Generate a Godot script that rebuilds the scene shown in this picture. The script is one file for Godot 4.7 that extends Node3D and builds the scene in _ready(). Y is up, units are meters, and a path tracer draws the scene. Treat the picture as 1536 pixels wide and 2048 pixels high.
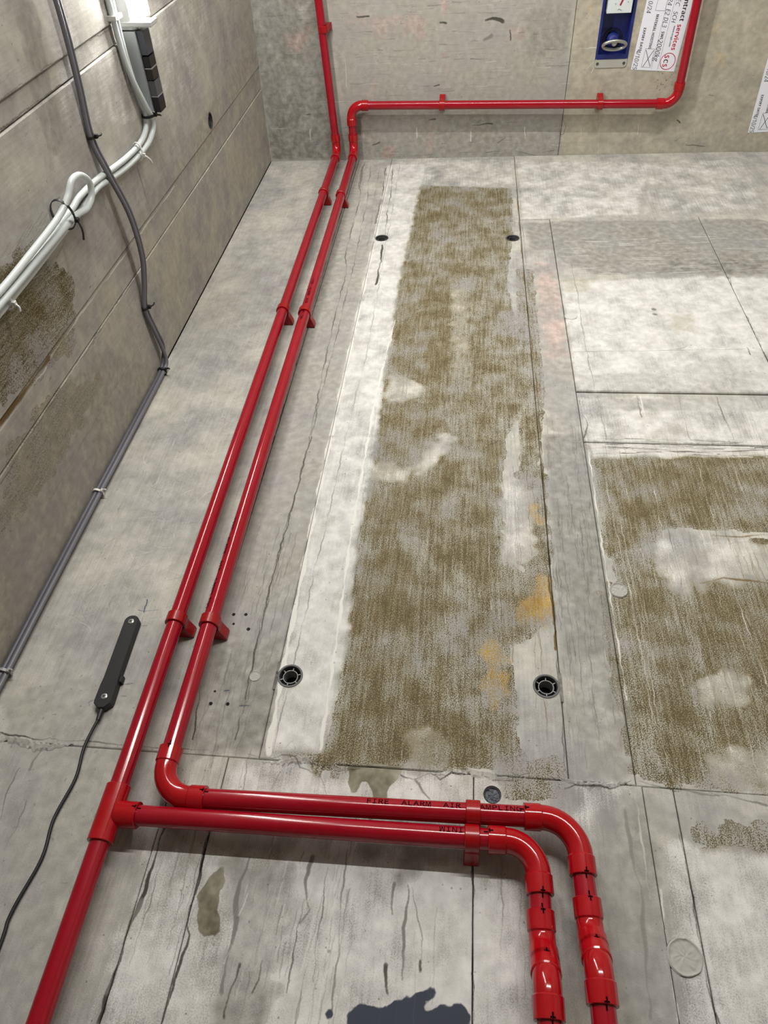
extends Node3D
# Head of a concrete lift shaft, seen from below: back wall at z = 0, left wall, soffit at y = 3.99.

const SOFFIT := 3.99
const LEFT_LEAN := 0.034            # the left wall runs two degrees out of square
const PIPE_R := 0.0119
const OFF := 0.035                  # pipe centre line to concrete

# Stains: [kind, cover, outline in metres]; kinds: brown film, white laitance, dark grey, ochre, pink chalk, blue-grey paint, olive damp mortar, warm buff.
# Strokes: [colour, width mm, cover, line in metres]; colours: dark, white, blue pen, brown, grey.
const BACK_STAINS := [
	[0, 0.50, [-0.162, 3.770, 0.131, 3.737, 0.125, 3.438, 0.103, 3.197, 0.123, 2.896, 0.131, 2.722, 0.084, 2.599, 0.078, 2.504, 0.063, 2.383, 0.070, 2.308, 0.141, 2.252, 0.141, 2.197, 0.107, 2.165, 0.078, 2.150, 0.086, 2.064, 0.086, 1.973, -0.163, 1.952, -0.145, 2.064, -0.154, 2.265, -0.154, 2.432, -0.152, 2.591, -0.158, 2.747, -0.152, 2.892, -0.163, 3.198]],
	[0, 0.30, [-0.172, 3.302, -0.027, 3.248, -0.023, 2.894, -0.030, 2.785, -0.148, 2.808, -0.153, 2.931]],
	[0, 0.30, [-0.154, 2.706, -0.033, 2.717, -0.030, 2.639, -0.102, 2.497, -0.150, 2.476, -0.154, 2.577]],
	[0, 0.35, [-0.067, 2.893, -0.035, 2.913, -0.033, 2.717, -0.058, 2.717]],
	[0, 0.34, [-0.159, 2.306, -0.088, 2.321, -0.027, 2.224, -0.009, 2.166, -0.149, 2.149, -0.154, 2.217]],
	[0, 0.30, [-0.161, 2.456, -0.011, 2.488, -0.024, 2.367, -0.156, 2.339]],
	[0, 0.36, [-0.155, 2.136, -0.052, 2.142, -0.040, 2.055, 0.022, 2.045, 0.026, 1.969, -0.153, 1.956, -0.148, 2.033]],
	[0, 0.32, [0.037, 2.583, 0.079, 2.585, 0.068, 2.441, 0.078, 2.298, 0.046, 2.296, 0.033, 2.440]],
	[0, 0.34, [0.103, 2.240, 0.144, 2.243, 0.137, 2.188, 0.078, 2.163, 0.020, 2.159, 0.020, 2.190]],
	[0, 0.25, [-0.154, 3.740, 0.116, 3.712, 0.105, 3.561, 0.007, 3.532, -0.053, 3.441, -0.151, 3.443]],
	[0, 0.22, [0.136, 3.247, 0.169, 3.247, 0.166, 2.723, 0.141, 2.532, 0.119, 2.532]],
	[0, 0.26, [0.114, 2.531, 0.150, 2.533, 0.145, 2.252, 0.111, 2.250]],
	[0, 0.40, [0.052, 2.032, 0.088, 2.035, 0.083, 1.980, 0.058, 1.978]],
	[0, 0.18, [-0.219, 1.971, -0.133, 1.978, -0.162, 1.949, -0.214, 1.945]],
	[0, 0.18, [0.067, 1.978, 0.149, 1.978, 0.146, 1.940, 0.072, 1.928]],
	[1, 0.50, [-0.152, 2.799, -0.076, 2.770, -0.074, 2.729, -0.144, 2.706]],
	[1, 0.55, [-0.081, 2.518, -0.023, 2.622, -0.007, 2.596, -0.057, 2.499]],
	[1, 0.35, [-0.155, 2.528, -0.076, 2.518, -0.100, 2.478, -0.153, 2.476]],
	[1, 0.16, [-0.031, 3.149, 0.018, 3.197, 0.016, 2.786, -0.015, 2.785]],
	[1, 0.40, [0.082, 2.491, 0.134, 2.493, 0.125, 2.300, 0.082, 2.319]],
	[1, 0.20, [-0.053, 1.997, -0.025, 2.027, -0.000, 2.001, 0.001, 1.954, -0.049, 1.951]],
	[0, 0.62, [0.248, 2.556, 0.640, 2.581, 0.640, 2.392, 0.344, 2.396, 0.305, 2.351, 0.244, 2.327, 0.247, 2.437]],
	[0, 0.25, [0.290, 2.525, 0.499, 2.546, 0.475, 2.447, 0.291, 2.416]],
	[0, 0.50, [0.255, 2.327, 0.640, 2.392, 0.640, 1.952, 0.279, 1.969, 0.265, 2.054, 0.255, 2.212]],
	[0, 0.34, [0.276, 2.269, 0.322, 2.267, 0.346, 2.134, 0.296, 2.063, 0.282, 2.154]],
	[0, 0.36, [0.373, 2.284, 0.640, 2.285, 0.640, 2.148, 0.398, 2.129, 0.365, 2.131, 0.363, 2.201]],
	[0, 0.36, [0.289, 2.099, 0.326, 2.087, 0.320, 1.968, 0.279, 1.971]],
	[0, 0.30, [0.344, 2.066, 0.640, 2.079, 0.640, 2.026, 0.341, 2.024]],
	[0, 0.26, [0.224, 2.257, 0.269, 2.259, 0.271, 1.977, 0.233, 1.974]],
	[1, 0.55, [0.313, 2.351, 0.395, 2.371, 0.640, 2.350, 0.640, 2.299, 0.376, 2.279, 0.359, 2.250, 0.323, 2.271]],
	[1, 0.40, [0.336, 2.118, 0.403, 2.126, 0.398, 2.077, 0.332, 2.069]],
	[1, 0.35, [0.326, 2.010, 0.640, 2.015, 0.640, 1.958, 0.328, 1.966]],
	[2, 0.62, [0.162, 2.616, 0.235, 2.618, 0.239, 2.143, 0.161, 2.130, 0.158, 2.333]],
	[2, 0.40, [0.161, 2.122, 0.238, 2.127, 0.232, 1.965, 0.160, 1.959]],
	[1, 0.40, [0.175, 2.123, 0.208, 2.117, 0.206, 2.015, 0.173, 1.999]],
	[2, 0.30, [-0.360, 3.417, -0.256, 3.415, -0.248, 2.491, -0.234, 1.977, -0.328, 1.957, -0.364, 2.423]],
	[2, 0.35, [-0.343, 2.133, -0.251, 2.130, -0.243, 1.970, -0.338, 1.956]],
	[2, 0.18, [-0.635, 2.016, -0.444, 2.110, -0.420, 1.917, -0.580, 1.905]],
	[2, 0.22, [-0.487, 3.992, -0.318, 3.984, -0.312, 3.416, -0.452, 3.419]],
	[1, 0.95, [-0.256, 3.939, -0.134, 3.933, -0.145, 3.600, -0.159, 3.198, -0.160, 2.747, -0.159, 2.563, -0.162, 2.317, -0.155, 2.127, -0.164, 1.975, -0.229, 1.971, -0.237, 2.114, -0.243, 2.404, -0.244, 3.324]],
	[1, 0.25, [-0.218, 3.979, 0.154, 3.960, 0.147, 3.758, -0.172, 3.785]],
	[1, 0.55, [0.161, 3.939, 0.566, 3.919, 0.467, 3.551, 0.160, 3.528]],
	[1, 0.30, [0.566, 3.919, 0.834, 3.925, 0.814, 3.573, 0.493, 3.551]],
	[2, 0.55, [0.163, 3.509, 0.773, 3.513, 1.000, 3.344, 1.000, 3.231, 0.684, 3.214, 0.513, 3.225, 0.322, 3.216, 0.241, 3.292, 0.235, 3.351, 0.172, 3.352]],
	[2, 0.35, [0.526, 3.295, 0.716, 3.293, 0.705, 3.204, 0.451, 3.205]],
	[4, 0.55, [0.176, 3.285, 0.228, 3.285, 0.230, 2.870, 0.174, 2.869]],
	[2, 0.30, [0.167, 2.863, 0.232, 2.864, 0.229, 2.618, 0.169, 2.616]],
	[1, 1.00, [0.238, 3.182, 0.390, 3.191, 0.567, 3.205, 1.000, 3.190, 1.000, 2.762, 0.238, 2.754]],
	[7, 0.50, [0.238, 3.192, 0.320, 3.196, 0.279, 3.137, 0.238, 3.137]],
	[7, 0.40, [0.473, 3.039, 0.518, 3.044, 0.503, 2.968, 0.459, 2.962]],
	[2, 0.22, [0.239, 2.804, 0.388, 2.814, 0.496, 2.862, 1.000, 2.904, 1.000, 2.759, 0.238, 2.750]],
	[1, 0.62, [0.238, 2.732, 1.000, 2.741, 1.000, 2.615, 0.244, 2.604]],
	[2, 0.25, [0.238, 2.732, 1.000, 2.741, 1.000, 2.703, 0.241, 2.693]],
	[1, 0.85, [0.238, 2.601, 1.000, 2.615, 0.640, 2.579, 0.248, 2.558]],
	[0, 0.34, [0.238, 2.596, 1.000, 2.607, 0.640, 2.571, 0.248, 2.555]],
	[1, 0.78, [-0.272, 1.938, -0.217, 1.961, -0.161, 1.942, 0.067, 1.949, 0.072, 1.899, 0.030, 1.895, -0.294, 1.898]],
	[1, 1.00, [-0.190, 1.855, 0.030, 1.851, 0.097, 1.819, 0.107, 1.550, -0.162, 1.550]],
	[1, 0.68, [-0.353, 1.837, -0.187, 1.839, -0.162, 1.550, -0.350, 1.550]],
	[1, 0.80, [0.257, 1.896, 0.306, 1.889, 0.640, 1.883, 0.640, 1.550, 0.241, 1.550]],
	[1, 0.45, [0.158, 1.947, 0.220, 1.958, 0.220, 1.916, 0.160, 1.905]],
	[2, 0.42, [0.178, 1.936, 0.248, 1.947, 0.237, 1.783, 0.233, 1.550, 0.181, 1.550, 0.175, 1.801]],
	[2, 0.18, [0.247, 1.941, 0.640, 1.940, 0.640, 1.899, 0.251, 1.895]],
	[0, 0.30, [0.299, 1.910, 0.640, 1.928, 0.640, 1.861, 0.301, 1.867]],
	[2, 0.20, [-0.580, 1.905, -0.433, 1.916, -0.424, 1.550, -0.456, 1.550]],
	[6, 1.00, [-0.281, 1.799, -0.271, 1.813, -0.264, 1.826, -0.255, 1.824, -0.253, 1.807, -0.257, 1.796, -0.250, 1.772, -0.244, 1.754, -0.257, 1.756, -0.265, 1.751, -0.274, 1.769]],
	[6, 1.00, [-0.128, 1.958, -0.057, 1.963, -0.059, 1.949, -0.069, 1.936, -0.074, 1.922, -0.073, 1.911, -0.080, 1.893, -0.099, 1.891, -0.089, 1.916, -0.094, 1.931, -0.108, 1.940, -0.110, 1.927, -0.114, 1.919, -0.122, 1.932]],
	[2, 0.90, [-0.055, 1.859, -0.030, 1.862, -0.026, 1.843, -0.031, 1.830, -0.036, 1.822, -0.051, 1.827, -0.050, 1.841]],
	[2, 0.50, [-0.264, 1.833, -0.192, 1.833, -0.161, 1.798, -0.175, 1.748, -0.172, 1.550, -0.229, 1.550, -0.236, 1.767]],
	[5, 1.00, [-0.096, 1.550, -0.091, 1.701, -0.084, 1.708, -0.076, 1.707, -0.068, 1.705, -0.053, 1.707, -0.041, 1.716, -0.024, 1.720, -0.015, 1.727, -0.006, 1.729, -0.005, 1.718, -0.015, 1.715, -0.021, 1.712, -0.018, 1.708, -0.006, 1.708, -0.003, 1.716, 0.010, 1.715, 0.024, 1.713, 0.032, 1.710, 0.027, 1.550]],
	[5, 1.00, [-0.119, 1.693, -0.115, 1.700, -0.108, 1.701, -0.109, 1.696, -0.115, 1.691]],
	[5, 1.00, [-0.103, 1.699, -0.099, 1.700, -0.098, 1.694, -0.101, 1.695]],
	[5, 1.00, [0.014, 1.723, 0.021, 1.724, 0.023, 1.720, 0.017, 1.719]],
	[3, 0.85, [0.121, 2.237, 0.141, 2.247, 0.142, 2.201, 0.124, 2.187]],
	[3, 0.55, [0.102, 2.222, 0.125, 2.237, 0.123, 2.187, 0.104, 2.182]],
	[3, 0.70, [0.130, 2.432, 0.141, 2.432, 0.138, 2.388, 0.128, 2.386]],
	[3, 0.60, [0.133, 2.276, 0.144, 2.278, 0.141, 2.254, 0.134, 2.254]],
	[3, 0.40, [0.053, 2.149, 0.071, 2.150, 0.073, 2.063, 0.052, 2.047]],
]
const BACK_STROKES := [
	[0, 2.2, 0.75, [-0.362, 3.965, -0.360, 3.675, -0.361, 3.326, -0.361, 3.081, -0.355, 2.462, -0.358, 2.286, -0.357, 2.074, -0.340, 1.977]],
	[0, 2.6, 0.60, [-0.332, 3.963, -0.336, 3.881, -0.331, 3.784, -0.318, 3.728, -0.315, 3.446, -0.313, 3.325, -0.298, 3.237, -0.298, 3.079, -0.295, 2.890, -0.284, 2.568, -0.285, 2.414, -0.289, 2.258, -0.287, 2.128, -0.283, 2.039]],
	[0, 2.0, 0.60, [-0.310, 3.941, -0.292, 3.673, -0.285, 3.325, -0.284, 3.199, -0.282, 2.970, -0.283, 2.558, -0.285, 2.438, -0.287, 2.128, -0.283, 1.981]],
	[4, 8.0, 0.70, [-0.334, 3.951, -0.333, 3.861, -0.327, 3.776]],
	[0, 3.0, 0.70, [-0.259, 3.918, -0.251, 3.672, -0.251, 3.522]],
	[4, 6.0, 0.60, [-0.253, 3.603, -0.253, 3.516]],
	[0, 2.4, 0.75, [-0.237, 3.946, -0.226, 3.743, -0.218, 3.444]],
	[0, 5.0, 0.80, [-0.220, 3.386, -0.216, 3.316, -0.216, 3.249, -0.215, 3.174]],
	[0, 1.5, 0.50, [-0.278, 3.919, -0.272, 3.673, -0.260, 3.386]],
	[0, 1.2, 0.60, [-0.395, 3.100, -0.254, 3.098]],
	[1, 9.0, 0.70, [-0.244, 3.938, -0.244, 3.324, -0.244, 2.399, -0.239, 2.108, -0.234, 1.964]],
	[1, 5.0, 0.80, [-0.154, 3.014, -0.170, 2.714, -0.173, 2.338, -0.169, 2.188, -0.167, 2.047, -0.166, 1.975]],
	[4, 2.0, 0.50, [-0.215, 3.937, -0.205, 2.891, -0.218, 2.381, -0.224, 2.106, -0.228, 1.964]],
	[3, 3.0, 0.60, [0.150, 3.729, 0.150, 3.197, 0.157, 2.789, 0.153, 2.445, 0.150, 2.189]],
	[0, 1.4, 0.60, [0.157, 3.919, 0.157, 3.528, 0.161, 2.916, 0.153, 2.445, 0.152, 2.189, 0.147, 1.958]],
	[3, 3.5, 0.70, [0.148, 2.281, 0.151, 2.198, 0.150, 2.146]],
	[1, 2.8, 0.60, [0.239, 2.724, 0.240, 2.549, 0.238, 2.380, 0.239, 2.074]],
	[1, 1.4, 0.60, [0.263, 2.421, 0.269, 2.259, 0.269, 2.076, 0.265, 1.986]],
	[1, 1.2, 0.60, [0.274, 2.422, 0.276, 2.259, 0.276, 2.076, 0.276, 1.983]],
	[1, 1.5, 0.50, [0.429, 2.556, 0.425, 2.457, 0.427, 2.378]],
	[1, 1.6, 0.60, [0.423, 2.286, 0.426, 2.188, 0.429, 2.109]],
	[1, 2.0, 0.50, [0.342, 2.477, 0.338, 2.407, 0.339, 2.282]],
	[0, 1.2, 0.60, [0.348, 2.396, 0.349, 2.332, 0.349, 2.263]],
	[3, 4.0, 0.30, [0.376, 2.279, 0.415, 2.291, 0.451, 2.288, 0.476, 2.284]],
	[3, 3.0, 0.30, [0.412, 2.377, 0.458, 2.377, 0.503, 2.384]],
	[0, 2.4, 0.80, [-0.611, 1.969, -0.596, 1.966, -0.577, 1.966, -0.565, 1.963, -0.547, 1.962, -0.538, 1.967]],
	[0, 1.6, 0.55, [-0.537, 1.965, -0.466, 1.965, -0.374, 1.964, -0.313, 1.965]],
	[0, 1.6, 0.50, [-0.261, 1.963, -0.244, 1.960, -0.227, 1.960, -0.215, 1.965, -0.198, 1.964, -0.189, 1.950, -0.171, 1.945, -0.158, 1.943]],
	[0, 1.0, 0.25, [-0.213, 1.975, -0.205, 1.986, -0.198, 1.973, -0.187, 1.981, -0.176, 1.971]],
	[0, 1.5, 0.50, [-0.163, 1.954, -0.111, 1.956, -0.060, 1.963]],
	[0, 2.0, 0.65, [-0.059, 1.950, -0.040, 1.945, -0.021, 1.954, -0.008, 1.947, 0.007, 1.958, 0.023, 1.956]],
	[0, 2.4, 0.70, [0.083, 1.961, 0.092, 1.959, 0.104, 1.964]],
	[0, 2.2, 0.70, [0.146, 1.947, 0.159, 1.953, 0.177, 1.952, 0.201, 1.951, 0.214, 1.956, 0.228, 1.964]],
	[4, 3.0, 0.60, [0.239, 1.964, 0.268, 1.958, 0.308, 1.952, 0.338, 1.954, 0.385, 1.944]],
	[0, 1.6, 0.50, [0.305, 1.964, 0.320, 1.956, 0.331, 1.952]],
	[0, 1.4, 0.70, [0.270, 3.271, 0.268, 2.976, 0.271, 2.754]],
	[0, 1.2, 0.60, [0.239, 2.885, 0.401, 2.893, 0.596, 2.903]],
	[0, 1.6, 0.70, [0.630, 3.246, 0.630, 3.040, 0.630, 2.859]],
	[0, 1.6, 0.50, [0.432, 2.895, 0.464, 2.901, 0.478, 2.912]],
	[0, 3.0, 0.60, [0.601, 2.909, 0.600, 2.881]],
	[0, 1.6, 0.60, [0.274, 2.738, 0.275, 2.664, 0.275, 2.605]],
	[1, 3.0, 0.70, [0.357, 2.740, 0.357, 2.666, 0.358, 2.611]],
	[0, 2.0, 0.60, [0.351, 2.740, 0.351, 2.673]],
	[0, 1.4, 0.50, [0.431, 2.737, 0.429, 2.668, 0.428, 2.611]],
	[0, 2.0, 0.60, [0.503, 2.744, 0.502, 2.670, 0.505, 2.613]],
	[1, 2.5, 0.60, [0.549, 2.732, 0.544, 2.657, 0.545, 2.614]],
	[0, 3.0, 0.60, [0.239, 2.724, 0.239, 2.678, 0.246, 2.648, 0.237, 2.611]],
	[0, 2.0, 0.50, [0.236, 2.582, 0.352, 2.589, 0.561, 2.601]],
	[0, 2.5, 0.50, [0.246, 2.568, 0.350, 2.576, 0.558, 2.590]],
	[0, 4.5, 0.72, [-0.342, 1.864, -0.343, 1.827, -0.344, 1.813, -0.343, 1.791, -0.347, 1.768, -0.349, 1.724, -0.352, 1.667]],
	[4, 5.0, 0.50, [-0.344, 1.784, -0.349, 1.748, -0.351, 1.692]],
	[0, 3.2, 0.70, [-0.287, 1.862, -0.284, 1.820, -0.284, 1.799, -0.285, 1.777, -0.284, 1.763, -0.279, 1.754, -0.282, 1.711, -0.284, 1.673]],
	[0, 1.4, 0.55, [-0.135, 1.835, -0.135, 1.776, -0.134, 1.722]],
	[4, 2.2, 0.55, [-0.115, 1.856, -0.113, 1.823, -0.115, 1.802, -0.112, 1.768, -0.111, 1.740, -0.111, 1.700]],
	[0, 1.8, 0.55, [-0.157, 1.799, -0.159, 1.769, -0.159, 1.740, -0.160, 1.709]],
	[0, 1.8, 0.60, [0.033, 1.851, 0.034, 1.790, 0.034, 1.701]],
	[4, 5.0, 0.60, [-0.055, 1.824, -0.056, 1.807, -0.056, 1.792]],
	[4, 3.5, 0.65, [-0.040, 1.823, -0.040, 1.798, -0.041, 1.775, -0.040, 1.750, -0.038, 1.732]],
	[0, 1.2, 0.50, [-0.036, 1.821, -0.027, 1.794, -0.021, 1.771, -0.019, 1.748]],
	[0, 5.0, 0.55, [-0.058, 1.744, -0.053, 1.718]],
	[0, 3.0, 0.55, [-0.021, 1.752, -0.021, 1.741]],
	[0, 1.2, 0.45, [0.066, 1.838, 0.065, 1.768]],
	[0, 1.0, 0.35, [0.087, 1.829, 0.088, 1.726]],
	[4, 6.0, 0.50, [-0.229, 1.838, -0.235, 1.813, -0.229, 1.763, -0.230, 1.703]],
	[4, 5.0, 0.50, [-0.155, 1.844, -0.158, 1.820, -0.149, 1.789, -0.157, 1.774]],
	[0, 4.0, 0.50, [-0.215, 1.731, -0.220, 1.703, -0.220, 1.682]],
	[0, 2.0, 0.50, [-0.192, 1.737, -0.196, 1.706]],
	[4, 3.0, 0.50, [-0.213, 1.942, -0.222, 1.919]],
	[4, 3.0, 0.50, [-0.161, 1.942, -0.148, 1.918]],
	[4, 3.0, 0.50, [-0.040, 1.945, -0.019, 1.921]],
	[0, 1.6, 0.70, [0.274, 1.903, 0.275, 1.819, 0.278, 1.723]],
	[1, 2.4, 0.60, [0.242, 1.841, 0.240, 1.790, 0.239, 1.720]],
	[0, 1.4, 0.60, [0.270, 1.820, 0.269, 1.800]],
	[4, 5.0, 0.22, [0.216, 1.927, 0.216, 1.882, 0.221, 1.830, 0.216, 1.781, 0.212, 1.720]],
	[1, 2.5, 0.30, [0.230, 1.946, 0.230, 1.888, 0.229, 1.830]],
	[2, 1.6, 0.85, [-0.480, 2.200, -0.477, 2.191, -0.476, 2.174]],
	[2, 1.4, 0.85, [-0.486, 2.179, -0.475, 2.177, -0.455, 2.181]],
	[2, 1.2, 0.70, [-0.489, 2.168, -0.485, 2.160]],
	[2, 1.2, 0.50, [-0.475, 2.150, -0.463, 2.152]],
	[2, 1.6, 0.85, [-0.470, 2.053, -0.462, 2.052, -0.451, 2.055]],
	[2, 1.6, 0.80, [-0.316, 2.052, -0.309, 2.053]],
	[2, 1.4, 0.80, [-0.288, 2.031, -0.274, 2.032]],
	[0, 1.5, 0.50, [-0.555, 1.857, -0.563, 1.900, -0.560, 1.923]],
	[0, 1.3, 0.40, [-0.532, 1.823, -0.530, 1.847, -0.531, 1.883]],
	[4, 3.0, 0.50, [-0.546, 1.921, -0.543, 1.945, -0.526, 1.957]],
	[4, 9.0, 0.70, [0.434, 3.060, 0.437, 3.056]],
	[4, 9.0, 0.70, [0.433, 3.039, 0.437, 3.035]],
	[4, 2.0, 0.50, [0.315, 2.956, 0.330, 2.949, 0.347, 2.959]],
]
const CEILING_STAINS := [
	[2, 0.75, [-0.645, 0.630, -0.448, 0.630, -0.433, 0.247, -0.418, 0.007, -0.647, 0.007]],
	[2, 0.45, [-0.647, 0.007, -0.632, 0.141, -0.389, 0.138, 0.288, 0.121, 0.301, -0.005]],
	[2, 0.20, [-0.433, 0.630, 0.279, 0.630, 0.288, 0.121, -0.389, 0.138]],
	[2, 0.25, [0.162, 0.402, 0.281, 0.398, 0.275, 0.278, 0.160, 0.282]],
	[4, 0.50, [-0.555, 0.360, -0.464, 0.364, -0.487, 0.308, -0.556, 0.310]],
	[4, 0.40, [-0.364, 0.397, -0.119, 0.394, -0.133, 0.334, -0.355, 0.342]],
	[4, 0.75, [-0.087, 0.630, -0.070, 0.630, -0.073, 0.392, -0.084, 0.392]],
	[4, 0.45, [-0.084, 0.392, -0.073, 0.392, -0.073, 0.197, -0.083, 0.197]],
	[4, 0.40, [-0.308, 0.270, -0.285, 0.269, -0.300, 0.028, -0.325, 0.029]],
	[4, 0.45, [-0.135, 0.129, -0.104, 0.128, -0.107, 0.009, -0.137, 0.010]],
	[4, 0.80, [-0.275, 0.040, -0.242, 0.043, -0.240, 0.003, -0.273, 0.003]],
	[4, 0.35, [-0.011, 0.355, 0.025, 0.354, 0.019, 0.336, -0.010, 0.337]],
	[4, 0.30, [0.082, 0.358, 0.167, 0.355, 0.171, 0.319, 0.084, 0.321]],
	[7, 1.00, [0.281, 0.630, 1.010, 0.630, 1.010, -0.001, 0.301, -0.005]],
	[3, 0.55, [0.324, 0.402, 0.346, 0.630, 0.344, 0.382, 0.331, 0.373]],
	[3, 0.40, [0.679, 0.338, 0.688, 0.338, 0.696, 0.304, 0.688, 0.304]],
	[3, 0.45, [0.696, 0.268, 0.731, 0.252, 0.736, 0.233, 0.714, 0.240]],
	[3, 0.30, [0.470, 0.285, 0.471, 0.333, 0.487, 0.296, 0.480, 0.247]],
	[3, 0.35, [0.288, 0.121, 0.304, 0.121, 0.304, 0.104, 0.290, 0.104]],
	[2, 0.20, [0.615, 0.097, 1.010, 0.145, 1.010, 0.001, 0.640, -0.005]],
]
const CEILING_STROKES := [
	[1, 2.2, 0.80, [-0.507, 0.096, -0.510, 0.063]],
	[1, 2.0, 0.40, [-0.333, 0.092, -0.334, 0.060]],
	[1, 2.4, 0.90, [-0.161, 0.092, -0.162, 0.063]],
	[1, 2.4, 0.90, [0.010, 0.079, 0.011, 0.048]],
	[1, 2.2, 0.85, [0.178, 0.087, 0.182, 0.052]],
	[1, 2.0, 0.70, [0.352, 0.081, 0.356, 0.051]],
	[1, 2.0, 0.60, [0.524, 0.085, 0.527, 0.056]],
	[1, 2.0, 0.70, [0.694, 0.071, 0.700, 0.038]],
	[1, 2.0, 0.50, [0.862, 0.060, 0.867, 0.037]],
	[1, 2.0, 0.60, [-0.374, 0.291, -0.376, 0.212]],
	[1, 1.8, 0.50, [-0.486, 0.176, -0.346, 0.172]],
	[1, 2.2, 0.70, [0.299, 0.294, 0.367, 0.293]],
	[1, 2.0, 0.60, [0.436, 0.291, 0.479, 0.289]],
	[1, 1.6, 0.50, [0.403, 0.113, 0.417, -0.001]],
	[1, 3.0, 0.60, [0.346, 0.244, 0.359, 0.257]],
	[1, 3.0, 0.60, [0.357, 0.231, 0.366, 0.248]],
	[0, 2.5, 0.60, [0.681, 0.024, 0.740, 0.018]],
	[0, 2.0, 0.40, [0.645, 0.036, 0.667, 0.046]],
	[0, 4.0, 0.60, [-0.331, 0.391, -0.292, 0.392]],
	[0, 5.0, 0.50, [-0.090, 0.370, -0.071, 0.367]],
	[0, 9.0, 0.55, [0.041, 0.371, 0.060, 0.375, 0.081, 0.370, 0.090, 0.365]],
	[4, 14.0, 0.40, [0.038, 0.323, 0.062, 0.334]],
	[0, 4.0, 0.50, [0.111, 0.345, 0.116, 0.320]],
	[0, 2.0, 0.50, [-0.000, 0.276, 0.052, 0.278]],
	[0, 4.0, 0.60, [0.014, 0.096, 0.077, 0.098]],
	[0, 4.0, 0.50, [-0.123, 0.114, -0.101, 0.116]],
	[0, 4.0, 0.50, [-0.107, 0.208, -0.089, 0.211]],
	[0, 4.0, 0.50, [0.635, 0.096, 0.647, 0.087]],
	[0, 3.0, 0.50, [-0.515, 0.138, -0.498, 0.140]],
	[0, 8.0, 0.40, [-0.307, 0.044, -0.282, 0.051]],
	[0, 3.0, 0.50, [0.096, 0.043, 0.122, 0.057]],
	[0, 3.0, 0.50, [0.241, 0.010, 0.279, 0.017]],
	[3, 2.5, 0.50, [0.288, 0.121, 0.293, 0.107]],
	[0, 1.8, 0.60, [0.289, 0.111, 0.305, 0.083, 0.301, 0.064, 0.289, 0.061, 0.283, 0.083, 0.290, 0.104]],
	[3, 3.0, 0.50, [0.712, 0.162, 0.727, 0.159]],
	[0, 2.0, 0.40, [0.058, 0.014, 0.137, 0.020, 0.226, -0.000]],
]
const LEFT_STAINS := [
	[0, 0.85, [0.428, 2.441, 0.416, 2.524, 0.369, 2.553, 0.333, 2.511, 0.322, 2.406, 0.332, 2.353, 0.323, 2.186, 0.440, 2.294]],
	[0, 0.30, [0.416, 2.524, 0.329, 2.595, 0.236, 2.534, 0.275, 2.397, 0.296, 2.321, 0.428, 2.441]],
	[7, 0.30, [0.442, 3.990, -0.000, 4.010, 0.002, 3.325, -0.018, 2.828, -0.020, 2.309, -0.025, 2.028, -0.016, 1.948, 0.287, 2.227, 0.280, 2.685, 0.314, 3.363]],
	[2, 0.35, [0.245, 2.273, 0.188, 2.605, -0.013, 2.822, -0.022, 2.030, -0.016, 1.948, 0.238, 2.182]],
	[1, 0.14, [0.666, 2.800, 0.588, 3.217, 0.514, 3.609, 0.378, 3.329, 0.446, 2.955, 0.521, 2.725]],
	[2, 0.40, [0.682, 2.716, 0.672, 2.770, 0.487, 2.715, 0.508, 2.658]],
	[2, 0.30, [0.342, 3.794, 0.309, 4.031, 0.245, 3.400, 0.256, 2.766, 0.293, 2.697]],
	[0, 0.25, [0.229, 2.290, 0.214, 2.453, 0.147, 2.570, 0.131, 2.340, 0.160, 2.197]],
	[2, 0.45, [0.465, 2.778, 0.456, 2.803, 0.359, 2.790, 0.177, 2.875, 0.194, 2.843, 0.364, 2.758]],
]
const LEFT_STROKES := [
	[1, 3.5, 0.70, [0.267, 3.123, 0.267, 2.775, 0.269, 2.596, 0.267, 2.462]],
	[1, 3.0, 0.70, [0.262, 2.448, 0.263, 2.290]],
	[3, 10.0, 0.35, [0.269, 2.464, 0.269, 2.392, 0.271, 2.297]],
	[0, 2.0, 0.60, [0.213, 2.805, 0.213, 2.596, 0.214, 2.459, 0.213, 2.342, 0.208, 2.240]],
	[0, 1.2, 0.40, [0.099, 2.811, 0.103, 2.484, 0.101, 2.314]],
	[4, 2.0, 0.50, [0.565, 2.626, 0.558, 2.816, 0.551, 3.017]],
	[0, 2.0, 0.55, [0.595, 2.592, 0.595, 2.778, 0.586, 3.030]],
	[0, 3.0, 0.50, [0.565, 2.565, 0.564, 2.703, 0.562, 2.800]],
	[1, 3.0, 0.50, [0.566, 2.866, 0.563, 2.930]],
	[0, 3.0, 0.60, [0.505, 3.167, 0.491, 3.165]],
	[0, 2.0, 0.50, [0.473, 3.146, 0.465, 3.143]],
	[0, 2.0, 0.50, [0.336, 3.142, 0.324, 3.147]],
	[0, 2.0, 0.50, [0.201, 3.222, 0.185, 3.218]],
	[3, 3.0, 0.50, [0.190, 3.842, 0.177, 3.853]],
	[3, 3.0, 0.50, [0.543, 3.452, 0.536, 3.462]],
	[0, 2.0, 0.50, [0.417, 3.252, 0.413, 3.241]],
	[0, 2.0, 0.50, [0.530, 2.832, 0.524, 2.833]],
	[0, 1.5, 0.50, [0.262, 3.462, 0.248, 3.441]],
]


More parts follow.
